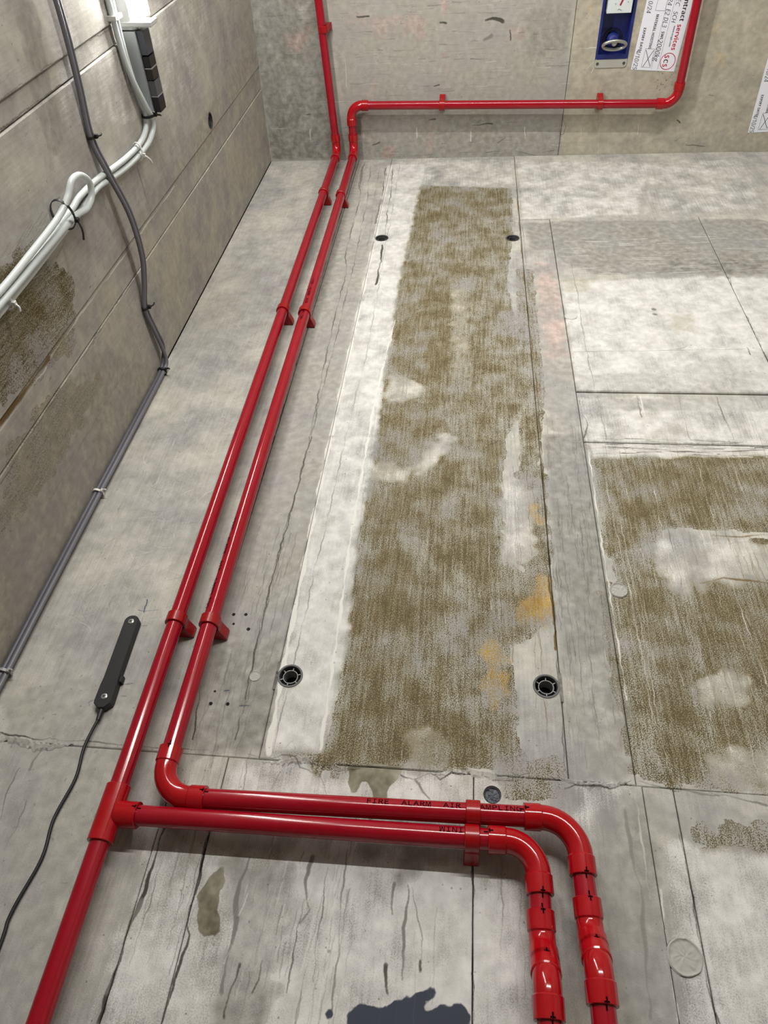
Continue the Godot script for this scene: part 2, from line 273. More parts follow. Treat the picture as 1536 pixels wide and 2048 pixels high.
# ---------------------------------------------------------------- mesh collecting
class Shape:
	var v := PackedVector3Array()
	var n := PackedVector3Array()
	var t := PackedVector2Array()
	var ix := PackedInt32Array()
	func vert(p: Vector3, q: Vector3, uv := Vector2.ZERO) -> int:
		v.append(p); n.append(q); t.append(uv)
		return v.size() - 1
	func tri(a: int, b: int, c: int) -> void:
		var cr := (v[b] - v[a]).cross(v[c] - v[a])
		if cr.dot(n[a] + n[b] + n[c]) > 0.0:
			ix.append_array(PackedInt32Array([a, c, b]))
		else:
			ix.append_array(PackedInt32Array([a, b, c]))
	func quad(a: Vector3, b: Vector3, c: Vector3, d: Vector3, q := Vector3.ZERO, inside := Vector3.INF) -> void:
		var m := q
		if m == Vector3.ZERO:
			m = (b - a).cross(c - a).normalized()
			if inside != Vector3.INF and m.dot((a + b + c + d) / 4.0 - inside) < 0.0:
				m = -m
		var i := vert(a, m); vert(b, m); vert(c, m); vert(d, m)
		tri(i, i + 1, i + 2); tri(i, i + 2, i + 3)
	func strip(r0: PackedVector3Array, n0: PackedVector3Array, r1: PackedVector3Array, n1: PackedVector3Array) -> void:
		var a := v.size()
		for i in r0.size(): vert(r0[i], n0[i])
		for i in r1.size(): vert(r1[i], n1[i])
		var m := r0.size()
		for i in m - 1:
			tri(a + i, a + i + 1, a + m + i)
			tri(a + i + 1, a + m + i + 1, a + m + i)
	func sweep(pts: PackedVector3Array, radii: PackedFloat32Array, sides: int, caps := true) -> void:
		var tang := PackedVector3Array()
		for i in pts.size():
			tang.append((pts[mini(i + 1, pts.size() - 1)] - pts[maxi(i - 1, 0)]).normalized())
		var up := Vector3.UP if absf(tang[0].y) < 0.9 else Vector3.RIGHT
		var e := (up - tang[0] * up.dot(tang[0])).normalized()
		var base := v.size()
		for i in pts.size():
			e = (e - tang[i] * e.dot(tang[i])).normalized()
			var f := tang[i].cross(e)
			for k in sides + 1:
				var w := TAU * k / sides
				var q := e * cos(w) + f * sin(w)
				vert(pts[i] + q * radii[mini(i, radii.size() - 1)], q, Vector2(float(k) / sides, i))
		for i in pts.size() - 1:
			for k in sides:
				var a := base + i * (sides + 1) + k
				tri(a, a + 1, a + sides + 1)
				tri(a + 1, a + sides + 2, a + sides + 1)
		if caps:
			for end in [0, pts.size() - 1]:
				var q := -tang[0] if end == 0 else tang[end]
				var c := vert(pts[end], q)
				var first := v.size()
				for k in sides + 1: vert(v[base + end * (sides + 1) + k], q)
				for k in sides: tri(c, first + k, first + k + 1)
	func lathe(o: Vector3, axis: Vector3, prof: Array, sides: int) -> void:      # prof: [along, radius] pairs, hard edges
		var up := Vector3.UP if absf(axis.y) < 0.9 else Vector3.RIGHT
		var e := (up - axis * up.dot(axis)).normalized()
		var f := axis.cross(e)
		for i in prof.size() - 1:
			var p0: Array = prof[i]
			var p1: Array = prof[i + 1]
			var da: float = p1[0] - p0[0]
			var dr: float = p1[1] - p0[1]
			var l := sqrt(da * da + dr * dr)
			if l < 1e-7: continue
			var b := v.size()
			for k in sides + 1:
				var w := TAU * k / sides
				var q := e * cos(w) + f * sin(w)
				var m := (q * da - axis * dr) / l
				vert(o + axis * p0[0] + q * p0[1], m)
				vert(o + axis * p1[0] + q * p1[1], m)
			for k in sides:
				var a := b + 2 * k
				tri(a, a + 1, a + 2); tri(a + 1, a + 3, a + 2)
	func box(tf: Transform3D, s: Vector3, bev := 0.0) -> void:
		var poly := PackedVector2Array([Vector2(-s.x / 2, -s.y / 2), Vector2(s.x / 2, -s.y / 2), Vector2(s.x / 2, s.y / 2), Vector2(-s.x / 2, s.y / 2)])
		plate(tf, poly, -s.z / 2, s.z / 2, bev)
	func plate(tf: Transform3D, poly: PackedVector2Array, z0: float, z1: float, bev := 0.0) -> void:   # an outline given thickness, front edge chamfered
		var c := Vector2.ZERO
		for p in poly: c += p
		c /= poly.size()
		var inner := poly
		if bev > 0.0:
			var inset := Geometry2D.offset_polygon(poly, -bev, Geometry2D.JOIN_MITER)
			if inset.size() > 0 and inset[0].size() == poly.size():
				inner = PackedVector2Array()
				for p in poly:
					var best := Vector2.ZERO
					var bd := 1e9
					for q in inset[0]:
						if p.distance_to(q) < bd:
							bd = p.distance_to(q); best = q
					inner.append(best)
		var q := tf.basis.z.normalized()
		var ti := Geometry2D.triangulate_polygon(inner)
		var b := v.size()
		for p in inner: vert(tf * Vector3(p.x, p.y, z1), q, p)
		for k in range(0, ti.size(), 3): tri(b + ti[k], b + ti[k + 1], b + ti[k + 2])
		b = v.size()
		var tj := Geometry2D.triangulate_polygon(poly)
		for p in poly: vert(tf * Vector3(p.x, p.y, z0), -q, p)
		for k in range(0, tj.size(), 3): tri(b + tj[k], b + tj[k + 1], b + tj[k + 2])
		var zb := z1 - bev
		for i in poly.size():
			var j := (i + 1) % poly.size()
			var d := poly[j] - poly[i]
			var m2 := Vector2(d.y, -d.x).normalized()
			if Geometry2D.is_polygon_clockwise(poly): m2 = -m2
			var side := (tf.basis * Vector3(m2.x, m2.y, 0)).normalized()
			quad(tf * Vector3(poly[i].x, poly[i].y, z0), tf * Vector3(poly[j].x, poly[j].y, z0), tf * Vector3(poly[j].x, poly[j].y, zb), tf * Vector3(poly[i].x, poly[i].y, zb), side)
			if bev > 0.0:
				quad(tf * Vector3(poly[i].x, poly[i].y, zb), tf * Vector3(poly[j].x, poly[j].y, zb), tf * Vector3(inner[j].x, inner[j].y, z1), tf * Vector3(inner[i].x, inner[i].y, z1), (side + q).normalized())
	func mesh() -> ArrayMesh:
		var a := []
		a.resize(Mesh.ARRAY_MAX)
		a[Mesh.ARRAY_VERTEX] = v; a[Mesh.ARRAY_NORMAL] = n; a[Mesh.ARRAY_TEX_UV] = t; a[Mesh.ARRAY_INDEX] = ix
		var m := ArrayMesh.new()
		m.add_surface_from_arrays(Mesh.PRIMITIVE_TRIANGLES, a)
		return m

# ---------------------------------------------------------------- naming and parenting
var taken := {}
func numbered(called: String) -> String:
	if not taken.has(called):
		taken[called] = 0
		return called
	taken[called] += 1
	return "%s_%03d" % [called, taken[called]]
func tag(o: Node, label: String, category: String, group := "") -> void:
	o.set_meta("label", label); o.set_meta("category", category)
	if group != "": o.set_meta("group", group)
func thing(called: String, label: String, category: String, at: Vector3, group := "") -> Node3D:
	var o := Node3D.new()
	o.name = numbered(called); o.position = at
	add_child(o)
	tag(o, label, category, group)
	return o
func part(called: String, s: Shape, m: Material, parent: Node3D, label := "") -> MeshInstance3D:
	var o := MeshInstance3D.new()
	var inv := parent.global_transform.affine_inverse() if parent != self else Transform3D.IDENTITY
	for i in s.v.size():
		s.v[i] = inv * s.v[i]; s.n[i] = inv.basis * s.n[i]
	o.mesh = s.mesh(); o.material_override = m
	o.name = called
	o.cast_shadow = GeometryInstance3D.SHADOW_CASTING_SETTING_ON
	parent.add_child(o, true)
	if label != "": o.set_meta("label", label)
	return o
func single(called: String, s: Shape, m: Material, label: String, category: String, at: Vector3, group := "") -> Node3D:   # a thing that is one mesh
	var o := MeshInstance3D.new()
	for i in s.v.size(): s.v[i] -= at
	o.mesh = s.mesh(); o.material_override = m; o.position = at
	o.name = numbered(called)
	add_child(o)
	tag(o, label, category, group)
	return o
func structure(called: String) -> Node3D:
	var o := Node3D.new()
	o.name = called
	add_child(o)
	o.set_meta("kind", "structure")
	return o

# ---------------------------------------------------------------- materials
func mat(c: Color, rough := 0.6, metal := 0.0, spec := 0.5) -> StandardMaterial3D:
	var m := StandardMaterial3D.new()
	m.albedo_color = c; m.roughness = rough; m.metallic = metal; m.metallic_specular = spec
	return m
var red_pipe: StandardMaterial3D
var red_fitting: StandardMaterial3D
var red_clip: StandardMaterial3D
var black_plastic: StandardMaterial3D
var tie_black: StandardMaterial3D
var tie_white: StandardMaterial3D
var ink: StandardMaterial3D
var steel: StandardMaterial3D
var plain: StandardMaterial3D
func dusty(a: Color, b: Color, rough: float, freq: float, sd: int) -> StandardMaterial3D:   # a plastic with scuffs and dust patches
	var nz := FastNoiseLite.new()
	nz.seed = sd; nz.frequency = freq; nz.fractal_octaves = 5
	var img := nz.get_image(256, 256, false, false, true)
	var d := img.get_data()
	var px := PackedByteArray()
	px.resize(256 * 256 * 3)
	for i in 256 * 256:
		var f := clampf((d[i] - 128.0) / 110.0, 0.0, 1.0)
		var c := a.lerp(b, f)
		px[i * 3] = c.r8; px[i * 3 + 1] = c.g8; px[i * 3 + 2] = c.b8
	var m := mat(Color.WHITE, rough)
	m.albedo_texture = ImageTexture.create_from_image(Image.create_from_data(256, 256, false, Image.FORMAT_RGB8, px))
	m.uv1_triplanar = true; m.uv1_world_triplanar = true; m.uv1_scale = Vector3(3, 3, 3)
	return m

# ---------------------------------------------------------------- concrete
# One sheet of concrete surface: base mottling, board grain, then stains broken up by the same grain, then strokes, pores and scratches.
func field(w: int, h: int, px: float, u0: float, v0: float, per_m: float, sd: int, octaves: int, squash := Vector2.ONE) -> PackedByteArray:
	var nz := FastNoiseLite.new()
	nz.seed = sd; nz.noise_type = FastNoiseLite.TYPE_SIMPLEX_SMOOTH
	nz.fractal_octaves = octaves
	var sw := int(ceil(w * squash.x))
	var sh := int(ceil(h * squash.y))
	nz.frequency = per_m * px
	nz.offset = Vector3(u0 / px * squash.x, v0 / px * squash.y, 0)
	var img := nz.get_image(sw, sh, false, false, false)
	if sw != w or sh != h: img.resize(w, h, Image.INTERPOLATE_CUBIC)
	return img.get_data()

func cover(stains: Array, kind: int, w: int, h: int, px: float, u0: float, v0: float) -> PackedByteArray:
	var c := 0.004
	var cw := int(ceil(w * px / c))
	var ch := int(ceil(h * px / c))
	var g := PackedFloat32Array()
	g.resize(cw * ch)
	var any := false
	var warp := FastNoiseLite.new()                                          # outlines wander by a centimetre or so
	warp.seed = 5 + kind; warp.frequency = 30.0; warp.fractal_octaves = 5
	var bend := 0.0 if kind == 5 or kind == 6 else 0.030 / c
	for s in stains:
		if s[0] != kind: continue
		var poly := PackedVector2Array()
		var lo := Vector2(1e9, 1e9)
		var hi := Vector2(-1e9, -1e9)
		for i in range(0, s[2].size(), 2):
			var p := Vector2((s[2][i] - u0) / c, (s[2][i + 1] - v0) / c)
			poly.append(p); lo = lo.min(p); hi = hi.max(p)
		lo -= Vector2(bend, bend) * 0.5
		hi += Vector2(bend, bend) * 0.5
		var big := (hi - lo).length() * c > 0.5
		for y in range(maxi(0, int(lo.y)), mini(ch, int(hi.y) + 2)):
			for x in range(maxi(0, int(lo.x)), mini(cw, int(hi.x) + 2)):
				var p := Vector2(x + 0.5, y + 0.5)
				if bend > 0.0:
					var wu := u0 + x * c
					var wv := v0 + y * c
					p += Vector2(warp.get_noise_2d(wu, wv), warp.get_noise_2d(wu + 7.0, wv)) * bend * (0.2 if big else 0.8)
				if Geometry2D.is_point_in_polygon(p, poly):
					g[y * cw + x] += s[1]; any = true
	if not any: return PackedByteArray()
	var by := PackedByteArray()
	by.resize(cw * ch)
	for y in ch:
		for x in cw:
			var t := 0.0
			for dy in [-1, 0, 1]:
				for dx in [-1, 0, 1]:
					t += g[clampi(y + dy, 0, ch - 1) * cw + clampi(x + dx, 0, cw - 1)]
			by[y * cw + x] = int(clampf(t / 9.0, 0.0, 1.0) * 255.0)
	var img := Image.create_from_data(cw, ch, false, Image.FORMAT_L8, by)
	img.resize(int(round(cw * c / px)), int(round(ch * c / px)), Image.INTERPOLATE_BILINEAR)
	img.crop(w, h)
	return img.get_data()

const TONE := [[136, 126, 99], [205, 205, 202], [126, 125, 119], [178, 134, 42], [184, 146, 140], [66, 70, 82], [127, 124, 108], [172, 165, 148]]
const INK := [[74, 72, 66], [218, 218, 212], [52, 58, 84], [104, 84, 52], [124, 123, 117]]

func concrete(called: String, u0: float, v0: float, u1: float, v1: float, px: float, along_v: bool, stains: Array, strokes: Array, base: Color, sd: int, scratches: Array, rough: int, relief: float) -> StandardMaterial3D:
	var w := int(ceil((u1 - u0) / px))
	var h := int(ceil((v1 - v0) / px))
	var n := w * h
	var blotch := field(w, h, px, u0, v0, 5.0, sd, 4)
	var mid := field(w, h, px, u0, v0, 45.0, sd + 1, 3)
	var grain := field(w, h, px, u0, v0, 520.0, sd + 2, 2)
	var patch := field(w, h, px, u0, v0, 15.0, sd + 5, 4)
	var streak := field(w, h, px, u0, v0, 170.0, sd + 3, 3, Vector2(1, 0.06) if along_v else Vector2(0.06, 1))
	var layers := []
	for k in 8:
		var c := cover(stains, k, w, h, px, u0, v0)
		if c.size() > 0: layers.append([k, c])
	var rgb := PackedByteArray()
	rgb.resize(n * 3)
	var high := PackedByteArray()
	high.resize(n)
	var r0 := int(base.r8) * 256
	var g0 := int(base.g8) * 256
	var b0 := int(base.b8) * 256
	for i in n:
		var bl := blotch[i] - 128
		var md := mid[i] - 128
		var gr := grain[i] - 128
		var st := streak[i] - 128
		var lift := (bl * 50 + (patch[i] - 128) * 34 + md * 20 + gr * 26 + st * 18) * rough >> 3
		var r := r0 + lift
		var g := g0 + lift
		var b := b0 + lift - bl * 14
		high[i] = clampi(128 + ((gr + st + md) >> 1), 0, 255)
		var edge := gr * 4 + st + (st >> 1)
		rgb[i * 3] = clampi(r >> 8, 0, 255)
		rgb[i * 3 + 1] = clampi(g >> 8, 0, 255)
		rgb[i * 3 + 2] = clampi(b >> 8, 0, 255)
		grain[i] = clampi(128 + (edge >> 1), 0, 255)
	for l in layers:
		var k: int = l[0]
		var c: PackedByteArray = l[1]
		var tone: Array = TONE[k]
		var tr: int = tone[0]
		var tg: int = tone[1]
		var tb: int = tone[2]
		var most: int = [225, 240, 190, 190, 120, 256, 256, 190][k]
		for i in n:
			var cv := c[i]
			if cv < 6: continue
			var gr := grain[i] - 128
			var bl := blotch[i] - 128
			var md := mid[i] - 128
			var pt := patch[i] - 128
			var a := 0
			var lift := (md + pt) >> (3 if k == 1 or k == 7 else 2)
			match k:
				0: a = ((cv * 3) >> 1) - 16 + gr * 2 + pt * 3 + bl * 2
				1: a = ((cv * 5) >> 2) - 16 + gr + pt + (pt >> 1) + (bl >> 1)
				5, 6:
					a = (cv - 128) * 10 + 128 + md * 6
					lift = 0 if k == 5 else lift
				3: a = ((cv * 5) >> 2) - 50 + gr * 3 + pt * 3
				_: a = ((cv * 5) >> 2) - 16 + (gr >> 1) + pt + bl
			if cv < 40: a -= (40 - cv) * 4
			if a > 255: a = 255
			var j := i * 3
			if a > 0:
				a = (a * most) >> 8
				rgb[j] = clampi(rgb[j] + (((tr + lift - rgb[j]) * a) >> 8), 0, 255)
				rgb[j + 1] = clampi(rgb[j + 1] + (((tg + lift - rgb[j + 1]) * a) >> 8), 0, 255)
				rgb[j + 2] = clampi(rgb[j + 2] + (((tb + lift - rgb[j + 2]) * a) >> 8), 0, 255)
			if k == 0:                                                       # darker crust in specks on the film
				var d := (cv - 100) + gr * 6 + md * 4 + pt * 5 + bl * 3
				if d > 0:
					if d > 225: d = 225
					rgb[j] += ((82 - rgb[j]) * d) >> 8
					rgb[j + 1] += ((73 - rgb[j + 1]) * d) >> 8
					rgb[j + 2] += ((50 - rgb[j + 2]) * d) >> 8
			if k == 5 or k == 6: high[i] = 150
	var rng := RandomNumberGenerator.new()
	rng.seed = sd * 77 + 5
	var all := strokes.duplicate()
	for z in scratches:                                                       # [kind, count, u0, v0, u1, v1, length, turn, width mm, cover, colour]
		for k in int(z[1]):
			var p := Vector2(rng.randf_range(z[2], z[4]), rng.randf_range(z[3], z[5]))
			var ang: float = z[7] if z[7] < 9.0 else rng.randf() * TAU
			ang += rng.randf_range(-0.05, 0.05)
			var l: float = z[6] * rng.randf_range(0.3, 1.3)
			var line := []
			var bend: float = rng.randf_range(-1.2, 1.2) if z[7] >= 9.0 else 0.0
			for q in 4:
				line.append(p.x); line.append(p.y)
				p += Vector2(cos(ang), sin(ang)) * l / 3.0
				ang += bend / 3.0
			all.append([z[10], z[8] * rng.randf_range(0.6, 1.4), z[9] * rng.randf_range(0.5, 1.0), line])
	for s in all:
		var ic: Array = INK[s[0]]
		var cut := -70 if s[0] == 0 or s[0] == 3 or s[0] == 4 else (40 if s[0] == 1 else 0)
		var pts: Array = s[3]
		if s[0] == 0 or s[0] == 4:                                           # cracks and runs wander
			var walk := []
			for k in range(0, pts.size() - 2, 2):
				var a := Vector2(pts[k], pts[k + 1])
				var e := Vector2(pts[k + 2], pts[k + 3])
				var cuts := maxi(1, int(a.distance_to(e) / 0.006))
				var side := (e - a).orthogonal().normalized()
				var drift := 0.0
				for q in cuts:
					var p := a.lerp(e, float(q) / cuts) + side * drift * sin(PI * q / cuts)
					drift = drift * 0.9 + rng.randf_range(-0.0011, 0.0011)
					walk.append(p.x); walk.append(p.y)
			walk.append(pts[pts.size() - 2]); walk.append(pts[pts.size() - 1])
			pts = walk
		var wob := rng.randf() * 100.0
		for k in range(0, pts.size() - 2, 2):
			var a := Vector2(pts[k] - u0, pts[k + 1] - v0) / px
			var e := Vector2(pts[k + 2] - u0, pts[k + 3] - v0) / px
			var steps := maxi(1, int(a.distance_to(e)))
			for q in steps:
				var p := a.lerp(e, float(q) / steps)
				wob += 0.06
				p += Vector2(sin(wob * 1.3) + sin(wob * 3.1) * 0.6, cos(wob * 1.1) * 0.8) * 0.0007 / px
				if p.x < 2 or p.y < 2 or p.x >= w - 3 or p.y >= h - 3: continue
				var rad: float = s[1] * 0.0005 / px * (0.75 + 0.35 * sin(wob * 0.7))
				var ri := int(ceil(rad))
				for dy in range(-ri, ri + 1):
					var y := int(p.y) + dy
					if y < 0 or y >= h: continue
					for dx in range(-ri, ri + 1):
						var x := int(p.x) + dx
						if x < 0 or x >= w: continue
						var d := clampf(rad + 0.5 - sqrt(float(dx * dx + dy * dy)), 0.0, 1.0)
						if d <= 0.0: continue
						var i := y * w + x
						var al := int(d * s[2] * 150.0)
						var j := i * 3
						rgb[j] += ((ic[0] - rgb[j]) * al) >> 8
						rgb[j + 1] += ((ic[1] - rgb[j + 1]) * al) >> 8
						rgb[j + 2] += ((ic[2] - rgb[j + 2]) * al) >> 8
						high[i] = clampi(high[i] + ((cut * al) >> 8), 0, 255)
	for k in int((u1 - u0) * (v1 - v0) * 900.0):                               # air holes
		var x := rng.randi_range(4, w - 5)
		var y := rng.randi_range(4, h - 5)
		var rad := rng.randf_range(0.3, 1.3) * rng.randf_range(0.4, 1.0) * 0.0012 / px
		var ri := int(ceil(rad))
		for dy in range(-ri, ri + 1):
			for dx in range(-ri, ri + 1):
				if dx * dx + dy * dy > rad * rad: continue
				if y + dy < 0 or y + dy >= h or x + dx < 0 or x + dx >= w: continue
				var i := (y + dy) * w + x + dx
				var j := i * 3
				rgb[j] = (rgb[j] * 5 + 85 * 3) >> 3; rgb[j + 1] = (rgb[j + 1] * 5 + 82 * 3) >> 3; rgb[j + 2] = (rgb[j + 2] * 5 + 74 * 3) >> 3
				high[i] = maxi(0, high[i] - 70)
	var m := mat(Color.WHITE, 0.86, 0.0, 0.25)
	m.resource_name = called
	m.albedo_texture = ImageTexture.create_from_image(Image.create_from_data(w, h, false, Image.FORMAT_RGB8, rgb))
	m.heightmap_enabled = true
	m.heightmap_texture = ImageTexture.create_from_image(Image.create_from_data(w, h, false, Image.FORMAT_L8, high))
	m.heightmap_scale = relief
	m.set_meta("box", [u0, v0, w * px, h * px])
	return m

func plain_concrete() -> StandardMaterial3D:
	var nz := FastNoiseLite.new()
	nz.seed = 40; nz.frequency = 0.012; nz.fractal_octaves = 6
	var ramp := Gradient.new()
	ramp.set_color(0, Color8(128, 125, 116)); ramp.set_color(1, Color8(176, 173, 164))
	var tex := NoiseTexture2D.new()
	tex.width = 512; tex.height = 512; tex.seamless = true; tex.noise = nz; tex.color_ramp = ramp
	var m := mat(Color.WHITE, 0.85, 0.0, 0.3)
	m.albedo_texture = tex
	m.uv1_triplanar = true; m.uv1_world_triplanar = true; m.uv1_scale = Vector3(0.9, 0.9, 0.9)
	return m

# A panel of cast concrete on a frame (o, eu, ev, en): rectangle u0..u1, v0..v1, its face `face` proud of the plane, holes [u, v, radius, depth] sunk in it.
func cast_panel(parent: Node3D, called: String, fr: Array, m: Material, u0: float, v0: float, u1: float, v1: float, face: float, holes := [], bev := 0.0014, raw := []) -> MeshInstance3D:
	var s := Shape.new()
	var bx: Array = m.get_meta("box") if m.has_meta("box") else [0.0, 0.0, 1.0, 1.0]
	var at := func(u: float, v: float, d: float) -> Vector3: return fr[0] + fr[1] * u + fr[2] * v + fr[3] * d
	var uv := func(u: float, v: float) -> Vector2: return Vector2((u - bx[0]) / bx[2], (v - bx[1]) / bx[3])
	var put := func(u: float, v: float, d: float, q: Vector3) -> int: return s.vert(at.call(u, v, d), q, uv.call(u, v))
	var g := 0.0006
	var lo := Vector2(u0 if raw.has("u0") else u0 + g, v0 if raw.has("v0") else v0 + g)
	var hi := Vector2(u1 if raw.has("u1") else u1 - g, v1 if raw.has("v1") else v1 - g)
	var il := lo + Vector2(0.0 if raw.has("u0") else bev, 0.0 if raw.has("v0") else bev)
	var ih := hi - Vector2(0.0 if raw.has("u1") else bev, 0.0 if raw.has("v1") else bev)
	var deep := -0.05
	var rects := [[il, ih, holes]]
	while rects.size() > 0:
		var rc: Array = rects.pop_back()
		var a: Vector2 = rc[0]
		var b: Vector2 = rc[1]
		var hs: Array = rc[2]
		if hs.size() == 0:
			var i: int = put.call(a.x, a.y, face, fr[3]); put.call(b.x, a.y, face, fr[3]); put.call(b.x, b.y, face, fr[3]); put.call(a.x, b.y, face, fr[3])
			s.tri(i, i + 1, i + 2); s.tri(i, i + 2, i + 3)
			continue
		if hs.size() > 1:                                                       # a cut that runs clear of every hole
			var done := false
			for ax in [1, 0]:
				var srt := hs.duplicate()
				srt.sort_custom(func(p, q): return p[ax] < q[ax])
				for k in srt.size() - 1:
					var top: float = -1e9
					for e in k + 1: top = maxf(top, srt[e][ax] + srt[e][2] * 1.25)
					var low: float = 1e9
					for e in range(k + 1, srt.size()): low = minf(low, srt[e][ax] - srt[e][2] * 1.25)
					if low > top:
						var cutv := (low + top) / 2.0
						var mid_b := b
						var mid_a := a
						mid_b[ax] = cutv; mid_a[ax] = cutv
						rects.append([a, mid_b, srt.slice(0, k + 1)])
						rects.append([mid_a, b, srt.slice(k + 1)])
						done = true
						break
				if done: break
			if done: continue
		var ho: Array = hs[0]
		var hu: float = ho[0]
		var hv: float = ho[1]
		var hr: float = ho[2]
		var k2 := hr * 1.2
		rects.append([a, Vector2(b.x, hv - k2), []])
		rects.append([Vector2(a.x, hv + k2), b, []])
		rects.append([Vector2(a.x, hv - k2), Vector2(hu - k2, hv + k2), []])
		rects.append([Vector2(hu + k2, hv - k2), Vector2(b.x, hv + k2), []])
		var sides := 32 if hr > 0.008 else 16
		var ring := s.v.size()
		for k in sides + 1:
			var w := TAU * k / sides
			var d := Vector2(cos(w), sin(w))
			var sq := d / maxf(absf(d.x), absf(d.y)) * k2
			put.call(hu + d.x * hr, hv + d.y * hr, face, fr[3])
			put.call(hu + sq.x, hv + sq.y, face, fr[3])
		for k in sides:
			s.tri(ring + 2 * k, ring + 2 * k + 1, ring + 2 * k + 2)
			s.tri(ring + 2 * k + 1, ring + 2 * k + 3, ring + 2 * k + 2)
		ring = s.v.size()
		for k in sides + 1:
			var w := TAU * k / sides
			var inw: Vector3 = -(fr[1] * cos(w) + fr[2] * sin(w))
			put.call(hu + cos(w) * hr, hv + sin(w) * hr, face, inw)
			put.call(hu + cos(w) * hr * 0.85, hv + sin(w) * hr * 0.85, face - ho[3], inw)
		for k in sides:
			s.tri(ring + 2 * k, ring + 2 * k + 1, ring + 2 * k + 2)
			s.tri(ring + 2 * k + 1, ring + 2 * k + 3, ring + 2 * k + 2)
		var cc: int = put.call(hu, hv, face - ho[3], fr[3])
		for k in sides + 1:
			var w := TAU * k / sides
			put.call(hu + cos(w) * hr * 0.85, hv + sin(w) * hr * 0.85, face - ho[3], fr[3])
		for k in sides: s.tri(cc, cc + 1 + k, cc + 2 + k)
	var co := [lo, Vector2(hi.x, lo.y), hi, Vector2(lo.x, hi.y)]
	var ci := [il, Vector2(ih.x, il.y), ih, Vector2(il.x, ih.y)]
	for k in 4:
		var j := (k + 1) % 4
		var out: Vector3 = [-fr[2], fr[1], fr[2], -fr[1]][k]
		var sl: Vector3 = (out + fr[3]).normalized()
		var i: int = put.call(ci[k].x, ci[k].y, face, sl); put.call(ci[j].x, ci[j].y, face, sl); put.call(co[j].x, co[j].y, face - bev, sl); put.call(co[k].x, co[k].y, face - bev, sl)
		s.tri(i, i + 1, i + 2); s.tri(i, i + 2, i + 3)
		i = put.call(co[k].x, co[k].y, face - bev, out); put.call(co[j].x, co[j].y, face - bev, out); put.call(co[j].x, co[j].y, deep, out); put.call(co[k].x, co[k].y, deep, out)
		s.tri(i, i + 1, i + 2); s.tri(i, i + 2, i + 3)
	return part(called, s, m, parent)

func slab(parent: Node3D, called: String, lo: Vector3, hi: Vector3, m: Material) -> void:
	var s := Shape.new()
	s.box(Transform3D(Basis.IDENTITY, (lo + hi) / 2.0), hi - lo)
	part(called, s, m, parent)

# ---------------------------------------------------------------- paths
func smooth(p: Array, per: int) -> PackedVector3Array:
	var o := PackedVector3Array()
	for i in p.size() - 1:
		var a: Vector3 = p[maxi(i - 1, 0)]
		var b: Vector3 = p[i]
		var c: Vector3 = p[i + 1]
		var d: Vector3 = p[mini(i + 2, p.size() - 1)]
		for k in per: o.append(b.cubic_interpolate(c, a, d, float(k) / per))
	o.append(p[p.size() - 1])
	return o

func pipe(parent: Node3D, a: Vector3, b: Vector3) -> void:
	var s := Shape.new()
	s.sweep(PackedVector3Array([a, a.lerp(b, 0.5), b]), PackedFloat32Array([PIPE_R]), 32)
	part("pipe", s, red_pipe, parent)

const SOCKET := [[0.0, 0.0121], [0.0, 0.0145], [0.0006, 0.0151], [0.019, 0.0151], [0.0205, 0.0140]]
func elbow(parent: Node3D, corner: Vector3, din: Vector3, dout: Vector3, bend := 0.034) -> Array:   # returns the two pipe seats
	var s := Shape.new()
	din = din.normalized(); dout = dout.normalized()
	var ang := din.angle_to(dout)
	var tl := bend * tan(ang / 2.0)
	var p0 := corner - din * tl
	var ctr := p0 + (dout - din * dout.dot(din)).normalized() * bend
	var axis := din.cross(dout).normalized()
	var arc := PackedVector3Array([p0 - din * 0.004])
	for k in 13: arc.append(ctr + (p0 - ctr).rotated(axis, ang * k / 12.0))
	var p1 := corner + dout * tl
	arc.append(p1 + dout * 0.004)
	s.sweep(arc, PackedFloat32Array([0.0138]), 32, false)
	s.lathe(p0 - din * 0.0205, din, SOCKET, 32)
	s.lathe(p1 + dout * 0.0205, -dout, SOCKET, 32)
	part("elbow", s, red_fitting, parent)
	return [p0 - din * 0.0205, p1 + dout * 0.0205]

func pen_mark(parent: Node3D, c: Vector3, axis: Vector3, towards: Vector3) -> void:   # felt-pen tick across a joint; axis points from the socket to the pipe
	var q := (towards - axis * towards.dot(axis)).normalized()
	var f := axis.cross(q)
	var s := Shape.new()
	for bar in [[-0.0055, -0.0003, 0.0008, 0.0154], [0.0004, 0.0050, 0.0008, 0.0122], [-0.0022, -0.0008, 0.0026, 0.0154]]:
		var pts: Array = []
		for sg in [0, 1]:
			for k in 5:
				var t: float = (k / 4.0 - 0.5) * 2.0 * bar[2] / bar[3]
				pts.append(c + axis * bar[sg] + (q * cos(t) + f * sin(t)) * bar[3])
		for k in 4: s.quad(pts[k], pts[k + 1], pts[k + 6], pts[k + 5], q)
	part("pen_mark", s, ink, parent, "black pen tick")

